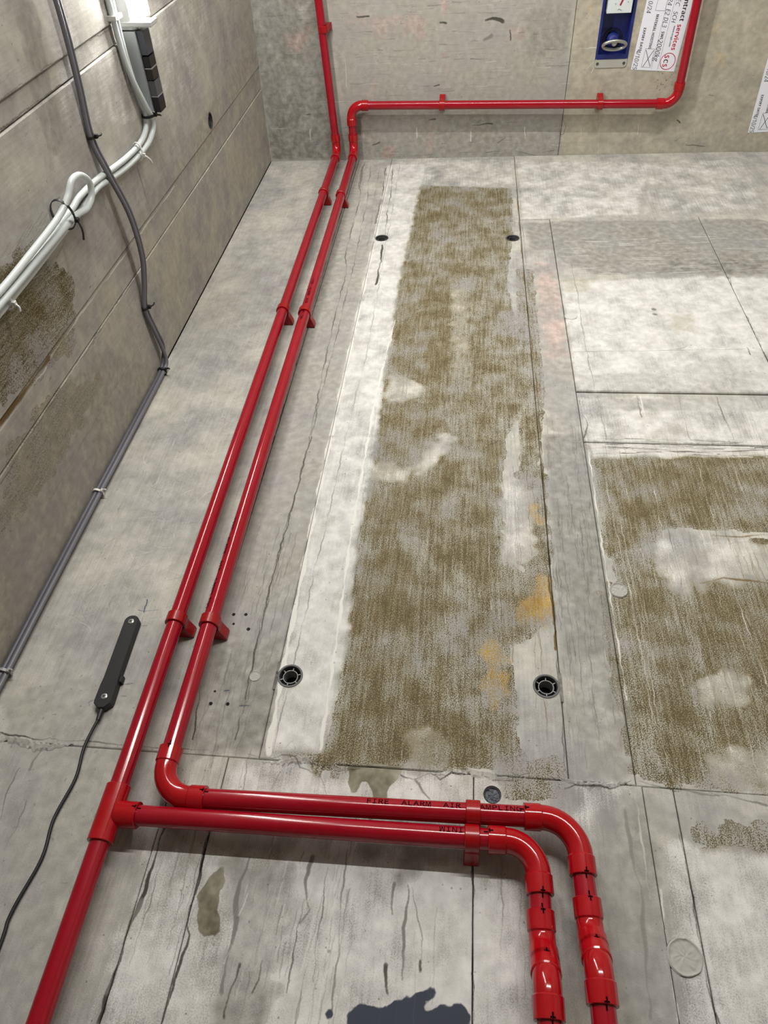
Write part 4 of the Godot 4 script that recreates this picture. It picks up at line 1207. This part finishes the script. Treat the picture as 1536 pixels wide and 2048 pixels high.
# ---------------------------------------------------------------- pipework
func pipes() -> void:
	var up := Vector3.UP
	var dn := Vector3.DOWN
	# run with the tee: floor - tee - up - along the ceiling; branch to the right and down
	var a := thing("red_pipe_run", "red pipe run nearest the left wall, with a tee at its foot", "pipe", Vector3(-0.399, 0.0, OFF))
	var tee := Vector3(-0.4010, 1.864, OFF)
	var top := Vector3(-0.4195, SOFFIT - OFF, OFF)
	var vert := (top - tee).normalized()
	var dv := (tee - Vector3(-0.3985, 1.662, OFF)).normalized()
	pipe(a, Vector3(tee.x - dv.x * 1.86, 0.0, OFF), tee - dv * 0.012)
	var ce := (Vector3(-0.4275, SOFFIT - OFF, 0.441) - Vector3(-0.4175, SOFFIT - OFF, 0.096)).normalized()
	var e := elbow(a, top, vert, ce)
	pipe(a, tee + vert * 0.012, e[0] + vert * 0.014)
	pipe(a, e[1] - ce * 0.014, top + ce * 2.25)
	var br := (Vector3(0.105, 1.8700, OFF) - Vector3(-0.366, 1.8635, OFF)).normalized()
	var s := Shape.new()
	s.lathe(tee - vert * 0.0330, vert, [[0.0, 0.0121], [0.0, 0.0147], [0.0006, 0.0153], [0.0654, 0.0153], [0.066, 0.0147], [0.066, 0.0121]], 36)
	s.lathe(tee, br, [[0.010, 0.0153], [0.0354, 0.0153], [0.036, 0.0147], [0.036, 0.0121]], 36)
	part("tee", s, red_fitting, a)
	var ca := Vector3(0.1030, 1.8700, OFF)
	var ea := elbow(a, ca, br, Vector3(0.03, -1, 0), 0.034)
	pipe(a, tee + br * 0.014, ea[0] + br * 0.014)
	swan(a, Vector3(0.1045, 1.7700, OFF), ea[1], 0.0985)
	pen_mark(a, tee + br * 0.036, br, Vector3(0, 0.4, 1))
	pen_mark(a, ea[0], -br, Vector3(0, 0.4, 1))
	pen_mark(a, ea[1], dn, Vector3(0.1, 0, 1))
	# inner run: down the back wall, along the ceiling to the right
	var b := thing("red_pipe_run", "red pipe run with the long straight length across the ceiling", "pipe", Vector3(-0.355, 1.9, OFF))
	var c0 := Vector3(-0.3635, SOFFIT - OFF, OFF)
	var c1 := Vector3(-0.3640, SOFFIT - OFF, 0.1715)
	var c2 := Vector3(0.6125, SOFFIT - OFF, 0.1525)
	var cf := Vector3(-0.3500, 1.8885, OFF)
	var cg := Vector3(0.1505, 1.8990, OFF)
	var vb := (c0 - cf).normalized()
	var hb := (cg - cf).normalized()
	var hc := (c2 - c1).normalized()
	var zc := (Vector3(0.6085, c2.y, 0.404) - Vector3(0.6132, c2.y, 0.207)).normalized()
	var e0 := elbow(b, c0, vb, Vector3.BACK)
	var e1 := elbow(b, c1, Vector3.BACK, hc)
	var e2 := elbow(b, c2, hc, zc)
	var e3 := elbow(b, cf, -vb, hb, 0.040)
	var e4 := elbow(b, cg, hb, Vector3(0.03, -1, 0), 0.040)
	pipe(b, e0[1] - Vector3.BACK * 0.012, e1[0] + Vector3.BACK * 0.012)
	pipe(b, e1[1] - hc * 0.014, e2[0] + hc * 0.014)
	pipe(b, e2[1] - zc * 0.014, e2[1] + zc * 2.04)
	pipe(b, e3[0] - vb * 0.014, e0[0] + vb * 0.014)
	pipe(b, e3[1] - hb * 0.014, e4[0] + hb * 0.014)
	swan(b, Vector3(0.1545, 1.7860, OFF), e4[1], 0.1475)
	for p in [[e3[0], vb], [e3[1], hb], [e4[0], -hb], [e4[1], dn]]:
		pen_mark(b, p[0], p[1], Vector3(0.05, 0.4, 1) if absf(p[1].x) > 0.5 else Vector3(0.1, 0, 1))
	wrapped_text(b, "FIRE  ALARM  AIR  SAMPLING", Vector3(-0.0935, 1.8935, OFF), hb, Vector3(0, 0.42, 1), PIPE_R, 0.0088, 1.32)
	wrapped_text(b, "FIRE  ALARM  AIR  SAMPLING", Vector3(-0.3535, 2.34, OFF), -vb, Vector3(-0.8, 0, 1), PIPE_R, 0.0088, 1.32)
	wrapped_text(b, "FIRE  ALARM  AIR  SAMPLING", Vector3(-0.3575, 3.12, OFF), -vb, Vector3(-0.1, 0, 1), PIPE_R, 0.0088, 1.32)
	wrapped_text(a, "INIM", Vector3(0.0215, 1.8690, OFF), -br, Vector3(0, 0.42, 1), PIPE_R, 0.0088, 1.32)

func swan(run: Node3D, k0: Vector3, seat: Vector3, x1: float) -> void:   # two 45 degree bends that bring the drop off the wall
	var dn := Vector3(0.03, -1, 0).normalized()
	var slant := Vector3(-0.06, -1.0, 0.95).normalized()
	var low := Vector3(0.0, -1, 0.04).normalized()
	var e0 := elbow(run, k0, dn, slant, 0.026)
	pipe(run, seat - dn * 0.012, e0[0] + dn * 0.012)
	var k1 := k0 + slant * 0.0545
	var e1 := elbow(run, k1, slant, low, 0.026)
	pipe(run, e0[1] - slant * 0.010, e1[0] + slant * 0.010)
	pipe(run, e1[1] - low * 0.014, Vector3(e1[1].x, 0.0, e1[1].z + 0.06))
	pen_mark(run, e0[0], -dn, Vector3(0.1, 0, 1))
	pen_mark(run, e0[1], slant, Vector3(0.1, 0.8, 1))
	pen_mark(run, e1[1], low, Vector3(0.1, 0, 1))

func clips() -> void:
	var g := "red clips holding the red pipes"
	var up := Vector3.UP
	var z := Vector3.BACK
	clip("red pipe clip on the outer upright, just below the ceiling", g, Vector3(-0.4165, 3.646, OFF), up, z)
	clip("red pipe clip on the inner upright, just below the ceiling", g, Vector3(-0.3625, 3.627, OFF), up, z)
	clip("red pipe clip on the outer upright, at mid height", g, Vector3(-0.4110, 2.997, OFF), up, z)
	clip("red pipe clip on the inner upright, at mid height", g, Vector3(-0.3580, 2.987, OFF), up, z)
	clip("red pipe clip on the outer upright, near the black sensor bar", g, Vector3(-0.4035, 2.142, OFF), up, z)
	clip("red pipe clip on the inner upright, above the lower bend", g, Vector3(-0.3520, 2.141, OFF), up, z)
	clip("red pipe clip on the upper level pipe, over the printed lettering", g, Vector3(0.0320, 1.8966, OFF), Vector3(1, 0.02, 0), z)
	clip("red pipe clip on the lower level pipe, beside the bend", g, Vector3(0.0310, 1.8690, OFF), Vector3(1, 0.014, 0), z)
	clip("red pipe clip on the ceiling pipe beside the left wall", g, Vector3(-0.4253, SOFFIT - OFF, 0.373), Vector3(-0.029, 0, 1), Vector3.DOWN)
	clip("red pipe clip on the ceiling pipe, nearest its left bend", g, Vector3(-0.0810, SOFFIT - OFF, 0.1660), Vector3(1, 0, -0.0195), Vector3.DOWN)
	clip("red pipe clip on the ceiling pipe, below the blue lifting socket", g, Vector3(0.3920, SOFFIT - OFF, 0.1568), Vector3(1, 0, -0.0195), Vector3.DOWN)

func sleeves() -> void:
	var grey := mat(Color8(122, 124, 124), 0.5)
	var dark := mat(Color8(62, 64, 64), 0.5)
	var rimm := mat(Color8(70, 72, 72), 0.5)
	var r := Vector3.RIGHT
	var u := Vector3.UP
	var o := Vector3.BACK
	tie_cone("black plastic tie sleeve with spokes in the white strip, lower left", Vector3(-0.226, 2.080, 0.0006), r, u, o, 0.35, grey, rimm)
	tie_cone("black plastic tie sleeve with spokes below the ochre stain, lower right", Vector3(0.1325, 2.087, 0.0006), r, u, o, 0.52, grey, rimm)
	tie_cone("small black tie sleeve high in the white strip, upper left", Vector3(-0.2245, 3.424, 0.0006), r, u, o, 0.2, dark, dark)
	tie_cone("small black tie sleeve high beside the brown stain, upper right", Vector3(0.1290, 3.418, 0.0006), r, u, o, 0.1, dark, dark)
	var q := Vector3(1, 0, -LEFT_LEAN).normalized()
	tie_cone("black tie sleeve seen edge-on in the left wall", left_at(0.300, 3.440, 0.0012), Vector3(LEFT_LEAN, 0, 1).normalized(), u, q, 0.3, dark, mat(Color8(52, 53, 53), 0.5))

# ---------------------------------------------------------------- cables
func cable(called: String, label: String, pts: Array, r: float, m: Material, group: String) -> void:
	var s := Shape.new()
	s.sweep(smooth(pts, 10), PackedFloat32Array([r]), 14)
	single(called, s, m, label, "cable", pts[0], group)

func cables() -> void:
	var grey := mat(Color8(92, 92, 100), 0.42)
	var grey2 := mat(Color8(112, 112, 120), 0.42)
	# two dark grey cables level along the left wall, then down the corner
	for k in 2:
		var dy := -0.0042 + 0.0084 * k
		var p := [left_at(2.25, 2.86 + dy, 0.006)]
		for w in [[1.30, 2.83, 0.02], [0.90, 2.815, 0.010], [0.66, 2.812, 0.012], [0.56, 2.806, 0.010], [0.478, 2.800, 0.006], [0.42, 2.806, 0.014], [0.34, 2.822, 0.024], [0.26, 2.824, 0.024], [0.20, 2.818, 0.014], [0.153, 2.808, 0.006], [0.10, 2.812, 0.010], [0.055, 2.820, 0.012]]:
			p.append(left_at(w[0], w[1] + dy, w[2]))
		for w in [[0.022, 2.812, 0.008], [0.010, 2.785, 0.006], [0.009, 2.70, 0.006], [0.010, 2.50, 0.006], [0.011, 2.40, 0.006], [0.011, 2.20, 0.006], [0.010, 2.03, 0.006], [0.010, 1.60, 0.006], [0.010, 0.05, 0.006]]:
			p.append(left_at(w[0] + (0.0 if k == 0 else 0.0005), w[1], w[2] + (0.0 if k == 1 else 0.0075)))
		cable("cable", ["dark grey cable of the pair, lying outward where it runs down the corner", "dark grey cable of the pair, lying tight in the corner"][k], p, 0.0040, [grey2, grey][k], "dark grey cables on the left wall")
	# two pale cables from the batten, dropping down the left wall
	var pale := mat(Color8(202, 210, 210), 0.34)
	var q := Vector3(1, 0, -LEFT_LEAN).normalized()
	var one := []
	var two := []
	for w in [[1.9, 3.020], [1.2, 3.018], [0.80, 3.018], [0.62, 3.016], [0.53, 3.018], [0.47, 3.030], [0.440, 3.040], [0.415, 3.022], [0.405, 2.975], [0.406, 2.91], [0.412, 2.84], [0.420, 2.77], [0.422, 2.70]]:
		one.append(left_at(w[0], w[1], 0.008))
	for w in [[0.419, 2.66], [0.417, 2.62], [0.412, 2.56], [0.408, 2.48], [0.404, 2.40], [0.403, 2.30], [0.404, 1.2], [0.380, 0.05]]:
		one.append(left_at(w[0], w[1], 0.010))
	for w in [[1.9, 3.008, 0.008], [1.2, 3.004, 0.008], [0.80, 3.004, 0.008], [0.62, 3.003, 0.008], [0.53, 3.006, 0.010], [0.46, 3.026, 0.018], [0.424, 3.046, 0.018], [0.400, 3.022, 0.014], [0.392, 2.965, 0.010], [0.394, 2.89, 0.008], [0.402, 2.82, 0.008], [0.410, 2.76, 0.009], [0.404, 2.695, 0.008], [0.402, 2.62, 0.008], [0.396, 2.50, 0.008], [0.392, 2.36, 0.008], [0.392, 2.20, 0.010], [0.406, 2.16, 0.016], [0.420, 2.20, 0.014], [0.418, 2.393, 0.014], [0.424, 2.49, 0.017], [0.436, 2.585, 0.024], [0.452, 2.622, 0.030], [0.468, 2.645, 0.033], [0.466, 2.672, 0.034], [0.448, 2.694, 0.034], [0.427, 2.690, 0.033], [0.417, 2.666, 0.031], [0.420, 2.632, 0.028], [0.416, 2.59, 0.022], [0.411, 2.50, 0.018], [0.407, 2.40, 0.016], [0.406, 2.20, 0.016], [0.400, 1.2, 0.010], [0.400, 0.05, 0.008]]:
		two.append(left_at(w[0], w[1], w[2]))
	cable("cable", "pale grey cable dropping straight from the batten light", one, 0.0051, pale, "pale cables from the batten light")
	cable("cable", "pale grey cable from the batten light, doubled back in a small loop", two, 0.0051, pale, "pale cables from the batten light")
	# ties
	var g := "cable ties"
	var along := Vector3(LEFT_LEAN, 0, 1)
	cable_tie("black cable tie on the level dark cables, nearest the camera", left_at(0.478, 2.800, 0.006), along, q, 0.0092, 0.0052, tie_black, Vector3(0.004, 0.012, 0.0), g)
	cable_tie("black cable tie on the level dark cables, halfway to the corner", left_at(0.153, 2.808, 0.006), along, q, 0.0092, 0.0052, tie_black, Vector3(0.004, 0.016, 0.0), g)
	cable_tie("black cable tie where the dark cables turn down the corner", left_at(0.010, 2.790, 0.0100), Vector3.UP, Vector3(0.8, 0, 1), 0.0092, 0.0060, tie_black, Vector3(0.012, -0.004, 0.004), g)
	cable_tie("white cable tie on the dark cables, halfway down the corner", left_at(0.0105, 2.420, 0.0100), Vector3.UP, Vector3(0.8, 0, 1), 0.0092, 0.0060, tie_white, Vector3(0.010, -0.002, 0.004), g)
	cable_tie("grey cable tie on the dark cables at the left edge, low in the corner", left_at(0.010, 2.055, 0.0100), Vector3.UP, Vector3(0.8, 0, 1), 0.0092, 0.0060, mat(Color8(150, 150, 152), 0.4), Vector3(0.008, -0.002, 0.004), g)
	cable_tie("black cable tie at the foot of the batten light", left_at(0.436, 3.041, 0.013), along, q, 0.0130, 0.0110, tie_black, Vector3(0.004, 0.014, -0.006), g)
	cable_tie("white cable tie hanging loose on the pale cables below the batten", left_at(0.399, 2.955, 0.0105), Vector3(0, 1, -0.1), q, 0.0160, 0.0085, tie_white, Vector3(0.010, 0.004, -0.016), g)
	cable_tie("black cable tie holding the loop of pale cable", left_at(0.430, 2.612, 0.0190), Vector3(0, 1, 0.15), q, 0.0240, 0.0165, tie_black, Vector3(0.006, -0.014, -0.026), g)
	cable_tie("white cable tie on the pale cables at the left edge", left_at(0.400, 2.412, 0.0095), Vector3(0, 1, 0.05), q, 0.0155, 0.0072, tie_white, Vector3(0.006, -0.004, -0.010), g)
	# white band where the cables leave the batten
	var s := Shape.new()
	s.box(Transform3D(Basis(Vector3.UP, q, Vector3.UP.cross(q)), left_at(0.602, 3.0105, 0.0085)), Vector3(0.030, 0.017, 0.008), 0.002)
	single("cable_clip", s, tie_white, "white clip gripping the pale cables beside the batten light", "cable clip", left_at(0.602, 3.0105, 0.0))

# ---------------------------------------------------------------- sensor bar
func sensor() -> void:
	var o := thing("sensor_bar", "slim black sensor bar with two steel screws and a thin black cable", "sensor", Vector3(-0.485, 2.085, 0.0))
	var ax := (Vector3(-0.4835, 2.160, 0) - Vector3(-0.4775, 2.018, 0)).normalized()
	var rt := Vector3(ax.y, -ax.x, 0)
	var tf := Transform3D(Basis(rt, ax, Vector3.BACK), Vector3(-0.4810, 2.085, 0.0008))
	var poly := PackedVector2Array()
	for k in 13:
		var w := PI * k / 12.0
		poly.append(Vector2(cos(w) * 0.0110, 0.066 + sin(w) * 0.0100))
	for p in [Vector2(-0.0112, -0.030), Vector2(-0.0122, -0.040), Vector2(-0.0128, -0.066), Vector2(-0.0120, -0.070), Vector2(-0.0040, -0.0770), Vector2(0.0040, -0.0770), Vector2(0.0120, -0.070), Vector2(0.0128, -0.066), Vector2(0.0122, -0.040), Vector2(0.0112, -0.030)]: poly.append(p)
	var s := Shape.new()
	s.plate(tf, poly, 0.0, 0.0120, 0.0010)
	part("housing", s, black_plastic, o)
	s = Shape.new()
	s.box(tf * Transform3D(Basis.IDENTITY, Vector3(0.0130, -0.030, 0.004)), Vector3(0.005, 0.010, 0.007), 0.0008)
	part("side_lug", s, black_plastic, o)
	for y in [0.0645, -0.060]:
		var c := tf * Vector3(0.0, y, 0.0120)
		s = Shape.new()
		s.lathe(c, Vector3.BACK, [[0.0, 0.0046], [0.0006, 0.0044], [0.0012, 0.0032], [0.0014, 0.0]], 24)
		var h := part("screw", s, steel, o, "steel cross-head screw")
		s = Shape.new()
		for t in [0.5, 0.5 + PI / 2]:
			s.box(Transform3D(Basis(Vector3.BACK, t), c + Vector3(0, 0, 0.00135)), Vector3(0.0042, 0.0010, 0.0006))
		part("cross_slot", s, tie_black, h)
	s = Shape.new()
	var g0 := tf * Vector3(0, -0.076, 0.006)
	s.sweep(PackedVector3Array([g0, g0 - ax * 0.008, g0 - ax * 0.0165]), PackedFloat32Array([0.0042, 0.0036, 0.0028]), 16)
	part("gland", s, black_plastic, o)
	s = Shape.new()
	var p := [g0 - ax * 0.014]
	for w in [[-0.4815, 1.955, 0.006], [-0.4775, 1.913, 0.004], [-0.4845, 1.862, 0.004], [-0.4800, 1.816, 0.0035], [-0.4895, 1.756, 0.0045], [-0.487, 1.700, 0.004], [-0.486, 1.4, 0.004], [-0.49, 0.02, 0.004]]: p.append(Vector3(w[0], w[1], w[2]))
	s.sweep(smooth(p, 8), PackedFloat32Array([0.0021]), 10)
	part("lead", s, black_plastic, o)

# ---------------------------------------------------------------- lifting socket
func rounded(x0: float, y0: float, x1: float, y1: float, r: float) -> PackedVector2Array:
	var o := PackedVector2Array()
	for c in [[x1 - r, y0 + r, -PI / 2], [x1 - r, y1 - r, 0.0], [x0 + r, y1 - r, PI / 2], [x0 + r, y0 + r, PI]]:
		for k in 5: o.append(Vector2(c[0] + cos(c[2] + PI / 8 * k) * r, c[1] + sin(c[2] + PI / 8 * k) * r))
	return o

func lifting_point() -> void:
	var o := thing("lifting_socket", "blue painted lifting socket set in the ceiling, with a hanging steel ring", "lifting eye", Vector3(0.408, SOFFIT, 0.32))
	var blue := dusty(Color8(22, 34, 104), Color8(44, 56, 128), 0.42, 0.03, 61)
	var zinc := mat(Color8(172, 172, 164), 0.5, 0.2)
	# tray let into the slab: floor and four sides
	var s := Shape.new()
	var x0 := 0.3685; var x1 := 0.4475; var z0 := 0.2690; var z1 := 0.5490
	var y0 := SOFFIT + 0.001; var y1 := SOFFIT + 0.034
	var c := Vector3(0.408, SOFFIT + 0.017, 0.41)
	s.quad(Vector3(x0, y1, z0), Vector3(x1, y1, z0), Vector3(x1, y1, z1), Vector3(x0, y1, z1), Vector3.DOWN)
	s.quad(Vector3(x0, y0, z0), Vector3(x0, y1, z0), Vector3(x0, y1, z1), Vector3(x0, y0, z1), Vector3.RIGHT)
	s.quad(Vector3(x1, y0, z0), Vector3(x1, y1, z0), Vector3(x1, y1, z1), Vector3(x1, y0, z1), Vector3.LEFT)
	s.quad(Vector3(x0, y0, z0), Vector3(x1, y0, z0), Vector3(x1, y1, z0), Vector3(x0, y1, z0), Vector3.BACK)
	s.quad(Vector3(x0, y0, z1), Vector3(x1, y0, z1), Vector3(x1, y1, z1), Vector3(x0, y1, z1), Vector3.FORWARD)
	part("tray", s, blue, o)
	# flange plate round it
	var tf := Transform3D(Basis(Vector3.RIGHT, Vector3.BACK, Vector3.DOWN), Vector3(0, SOFFIT, 0))
	s = Shape.new()
	s.plate(tf, rounded(0.3630, 0.2420, 0.4555, 0.2690, 0.009), 0.0002, 0.0022, 0.0004)
	part("flange", s, zinc, o)
	s = Shape.new()
	s.plate(tf, PackedVector2Array([Vector2(0.3630, 0.2600), Vector2(0.3690, 0.2690), Vector2(0.3690, 0.549), Vector2(0.3610, 0.549)]), 0.0002, 0.0020, 0.0003)
	s.plate(tf, PackedVector2Array([Vector2(0.4470, 0.2690), Vector2(0.4555, 0.2600), Vector2(0.4535, 0.549), Vector2(0.4470, 0.549)]), 0.0002, 0.0020, 0.0003)
	part("side_flange", s, blue, o)
	s = Shape.new()
	s.plate(tf, rounded(0.3640, 0.2640, 0.4545, 0.2760, 0.005), 0.0021, 0.0032, 0.0004)
	part("paint_lip", s, blue, o)
	for x in [0.3715, 0.4470]:
		s = Shape.new()
		s.lathe(Vector3(x, SOFFIT - 0.0021, 0.2530), Vector3.DOWN, [[0.0, 0.0042], [0.0012, 0.0036], [0.0012, 0.0022], [0.0002, 0.0016], [0.0002, 0.0]], 20)
		part("screw", s, mat(Color8(96, 96, 92), 0.45, 0.6), o, "small steel screw")
	# round boss and eye in the tray
	var b := Vector3(0.4090, y1, 0.3060)
	s = Shape.new()
	s.lathe(b, Vector3.DOWN, [[0.0, 0.0270], [0.004, 0.0270], [0.004, 0.0230], [0.001, 0.0225]], 40)
	part("collar", s, mat(Color8(12, 16, 44), 0.5), o)
	s = Shape.new()
	s.lathe(b, Vector3.DOWN, [[0.0, 0.0190], [0.012, 0.0182], [0.019, 0.0140], [0.022, 0.0080], [0.022, 0.0]], 36)
	part("boss", s, blue, o)
	s = Shape.new()
	s.lathe(b + Vector3(0, -0.020, 0), Vector3.DOWN, [[0.0, 0.0056], [0.014, 0.0056], [0.016, 0.0072], [0.022, 0.0084], [0.028, 0.0076], [0.031, 0.0045], [0.032, 0.0]], 28)
	part("bolt", s, steel, o)
	s = Shape.new()
	var ring := PackedVector3Array()
	var ctr := b + Vector3(0.0, -0.052, -0.004)
	for k in 41:
		var w := TAU * k / 40.0
		ring.append(ctr + Vector3(cos(w) * 0.0315, sin(w) * 0.0105, -sin(w) * 0.0130))
	s.sweep(ring, PackedFloat32Array([0.0044]), 16, false)
	part("ring", s, mat(Color8(176, 180, 172), 0.34, 0.85), o, "zinc-plated hanging ring")
	# dial plate in the tray
	s = Shape.new()
	s.box(Transform3D(Basis(Vector3.RIGHT, Vector3.BACK, Vector3.DOWN), Vector3(0.4080, SOFFIT + 0.0100, 0.4250)), Vector3(0.066, 0.096, 0.046), 0.001)
	var plate_ := part("dial_plate", s, mat(Color8(206, 214, 214), 0.4), o, "white plate with a red pointer")
	s = Shape.new()
	var dy := SOFFIT - 0.0134
	stroke(s, Vector3(0.4080, dy, 0.3950), Vector3(0.4160, dy, 0.4140), 0.0045, Vector3.DOWN)
	part("pointer", s, mat(Color8(150, 20, 40), 0.5), plate_)
	s = Shape.new()
	for t in [[0.3950, 0.4010, 0.3965, 0.3960], [0.4030, 0.3840, 0.4060, 0.3870], [0.4060, 0.3870, 0.4150, 0.3830], [0.4300, 0.4010, 0.4270, 0.4040]]:
		stroke(s, Vector3(t[0], dy, t[1]), Vector3(t[2], dy, t[3]), 0.0012, Vector3.DOWN)
	part("dial_marks", s, mat(Color8(96, 110, 108), 0.6), plate_)

func sheet(corner: Vector3, turn: float, label: String) -> void:   # corner: nearest the back wall, on the left; print runs from the camera towards the wall
	var o := thing("inspection_sheet", label, "sign", corner, "inspection sheets stuck to the ceiling")
	var right := Vector3(0, 0, -1).rotated(Vector3.UP, turn)           # reading direction
	var up := Vector3(1, 0, 0).rotated(Vector3.UP, turn)               # tops of the letters
	var ln := 0.300
	var ht := 0.125
	var org := corner - right * ln
	var s := Shape.new()
	s.plate(Transform3D(Basis(right, up, right.cross(up)), org), PackedVector2Array([Vector2(0, 0), Vector2(ln, 0), Vector2(ln + 0.002, ht), Vector2(0, ht)]), 0.0, 0.0004)
	part("paper", s, mat(Color8(226, 228, 238), 0.5), o)
	var black := mat(Color8(34, 34, 40), 0.6)
	var red := mat(Color8(176, 34, 56), 0.6)
	var p := func(x: float, y: float) -> Vector3: return org + right * x + up * y + right.cross(up) * 0.0007
	letters(o, "contract", 0.0172, black, p.call(0.110, 0.108), right, up)
	letters(o, "services", 0.0172, red, p.call(0.186, 0.106), right, up, false, 0.0, 0.94)
	letters(o, "EC   SCH", 0.0165, black, p.call(0.128, 0.086), right, up, true, 0.2, 0.9)
	letters(o, "4/10/24  E2 DL3", 0.0170, black, p.call(0.094, 0.064), right, up, true, 0.2, 0.84)
	letters(o, "SWL", 0.0105, black, p.call(0.204, 0.065), right, up)
	letters(o, "2000kg", 0.0185, black, p.call(0.224, 0.064), right, up, true, 0.15, 0.9)
	letters(o, "MATERIAL HOISTING", 0.0100, black, p.call(0.164, 0.039), right, up, false, 0.0, 0.84)
	letters(o, "4/10/24", 0.0165, black, p.call(0.114, 0.012), right, up, true, 0.15, 0.85)
	letters(o, "EXPIRY DATE", 0.0096, black, p.call(0.196, 0.013), right, up, false, 0.0, 0.98)
	letters(o, "4/10/25", 0.0170, black, p.call(0.250, 0.010), right, up, true, 0.15, 0.84)
	s = Shape.new()
	for r in [[0.098, 0.030, 0.156, 0.056], [0.247, 0.028, 0.293, 0.054]]:
		for e in [[0, 1, 2, 1], [2, 1, 2, 3], [2, 3, 0, 3], [0, 3, 0, 1]]: stroke(s, p.call(r[e[0]], r[e[1]]), p.call(r[e[2]], r[e[3]]), 0.0007, right.cross(up))
	stroke(s, p.call(0.0, 0.076), p.call(0.298, 0.076), 0.0006, right.cross(up))
	stroke(s, p.call(0.12, 0.056), p.call(0.298, 0.058), 0.0005, right.cross(up))
	part("ruled_boxes", s, mat(Color8(70, 70, 84), 0.6), o)
	s = Shape.new()
	stroke(s, p.call(0.250, 0.030), p.call(0.290, 0.052), 0.0014, right.cross(up))
	stroke(s, p.call(0.250, 0.052), p.call(0.292, 0.032), 0.0014, right.cross(up))
	part("ballot_cross", s, black, o)
	letters(o, "www.scsgb.com", 0.0066, mat(Color8(90, 90, 100), 0.6), p.call(0.190, 0.093), right, up)
	# ringed monogram
	s = Shape.new()
	var c: Vector3 = p.call(0.2765, 0.099)
	var pv := PackedVector3Array()
	for k in 41: pv.append(c + (right * cos(TAU * k / 40.0) + up * sin(TAU * k / 40.0)) * 0.0205)
	for k in 40: stroke(s, pv[k], pv[k + 1], 0.0018, right.cross(up))
	part("monogram_ring", s, red, o)
	letters(o, "S", 0.017, red, p.call(0.2605, 0.0930), right, up)
	letters(o, "C", 0.017, black, p.call(0.2705, 0.0930), right, up)
	letters(o, "S", 0.017, red, p.call(0.2825, 0.0930), right, up)
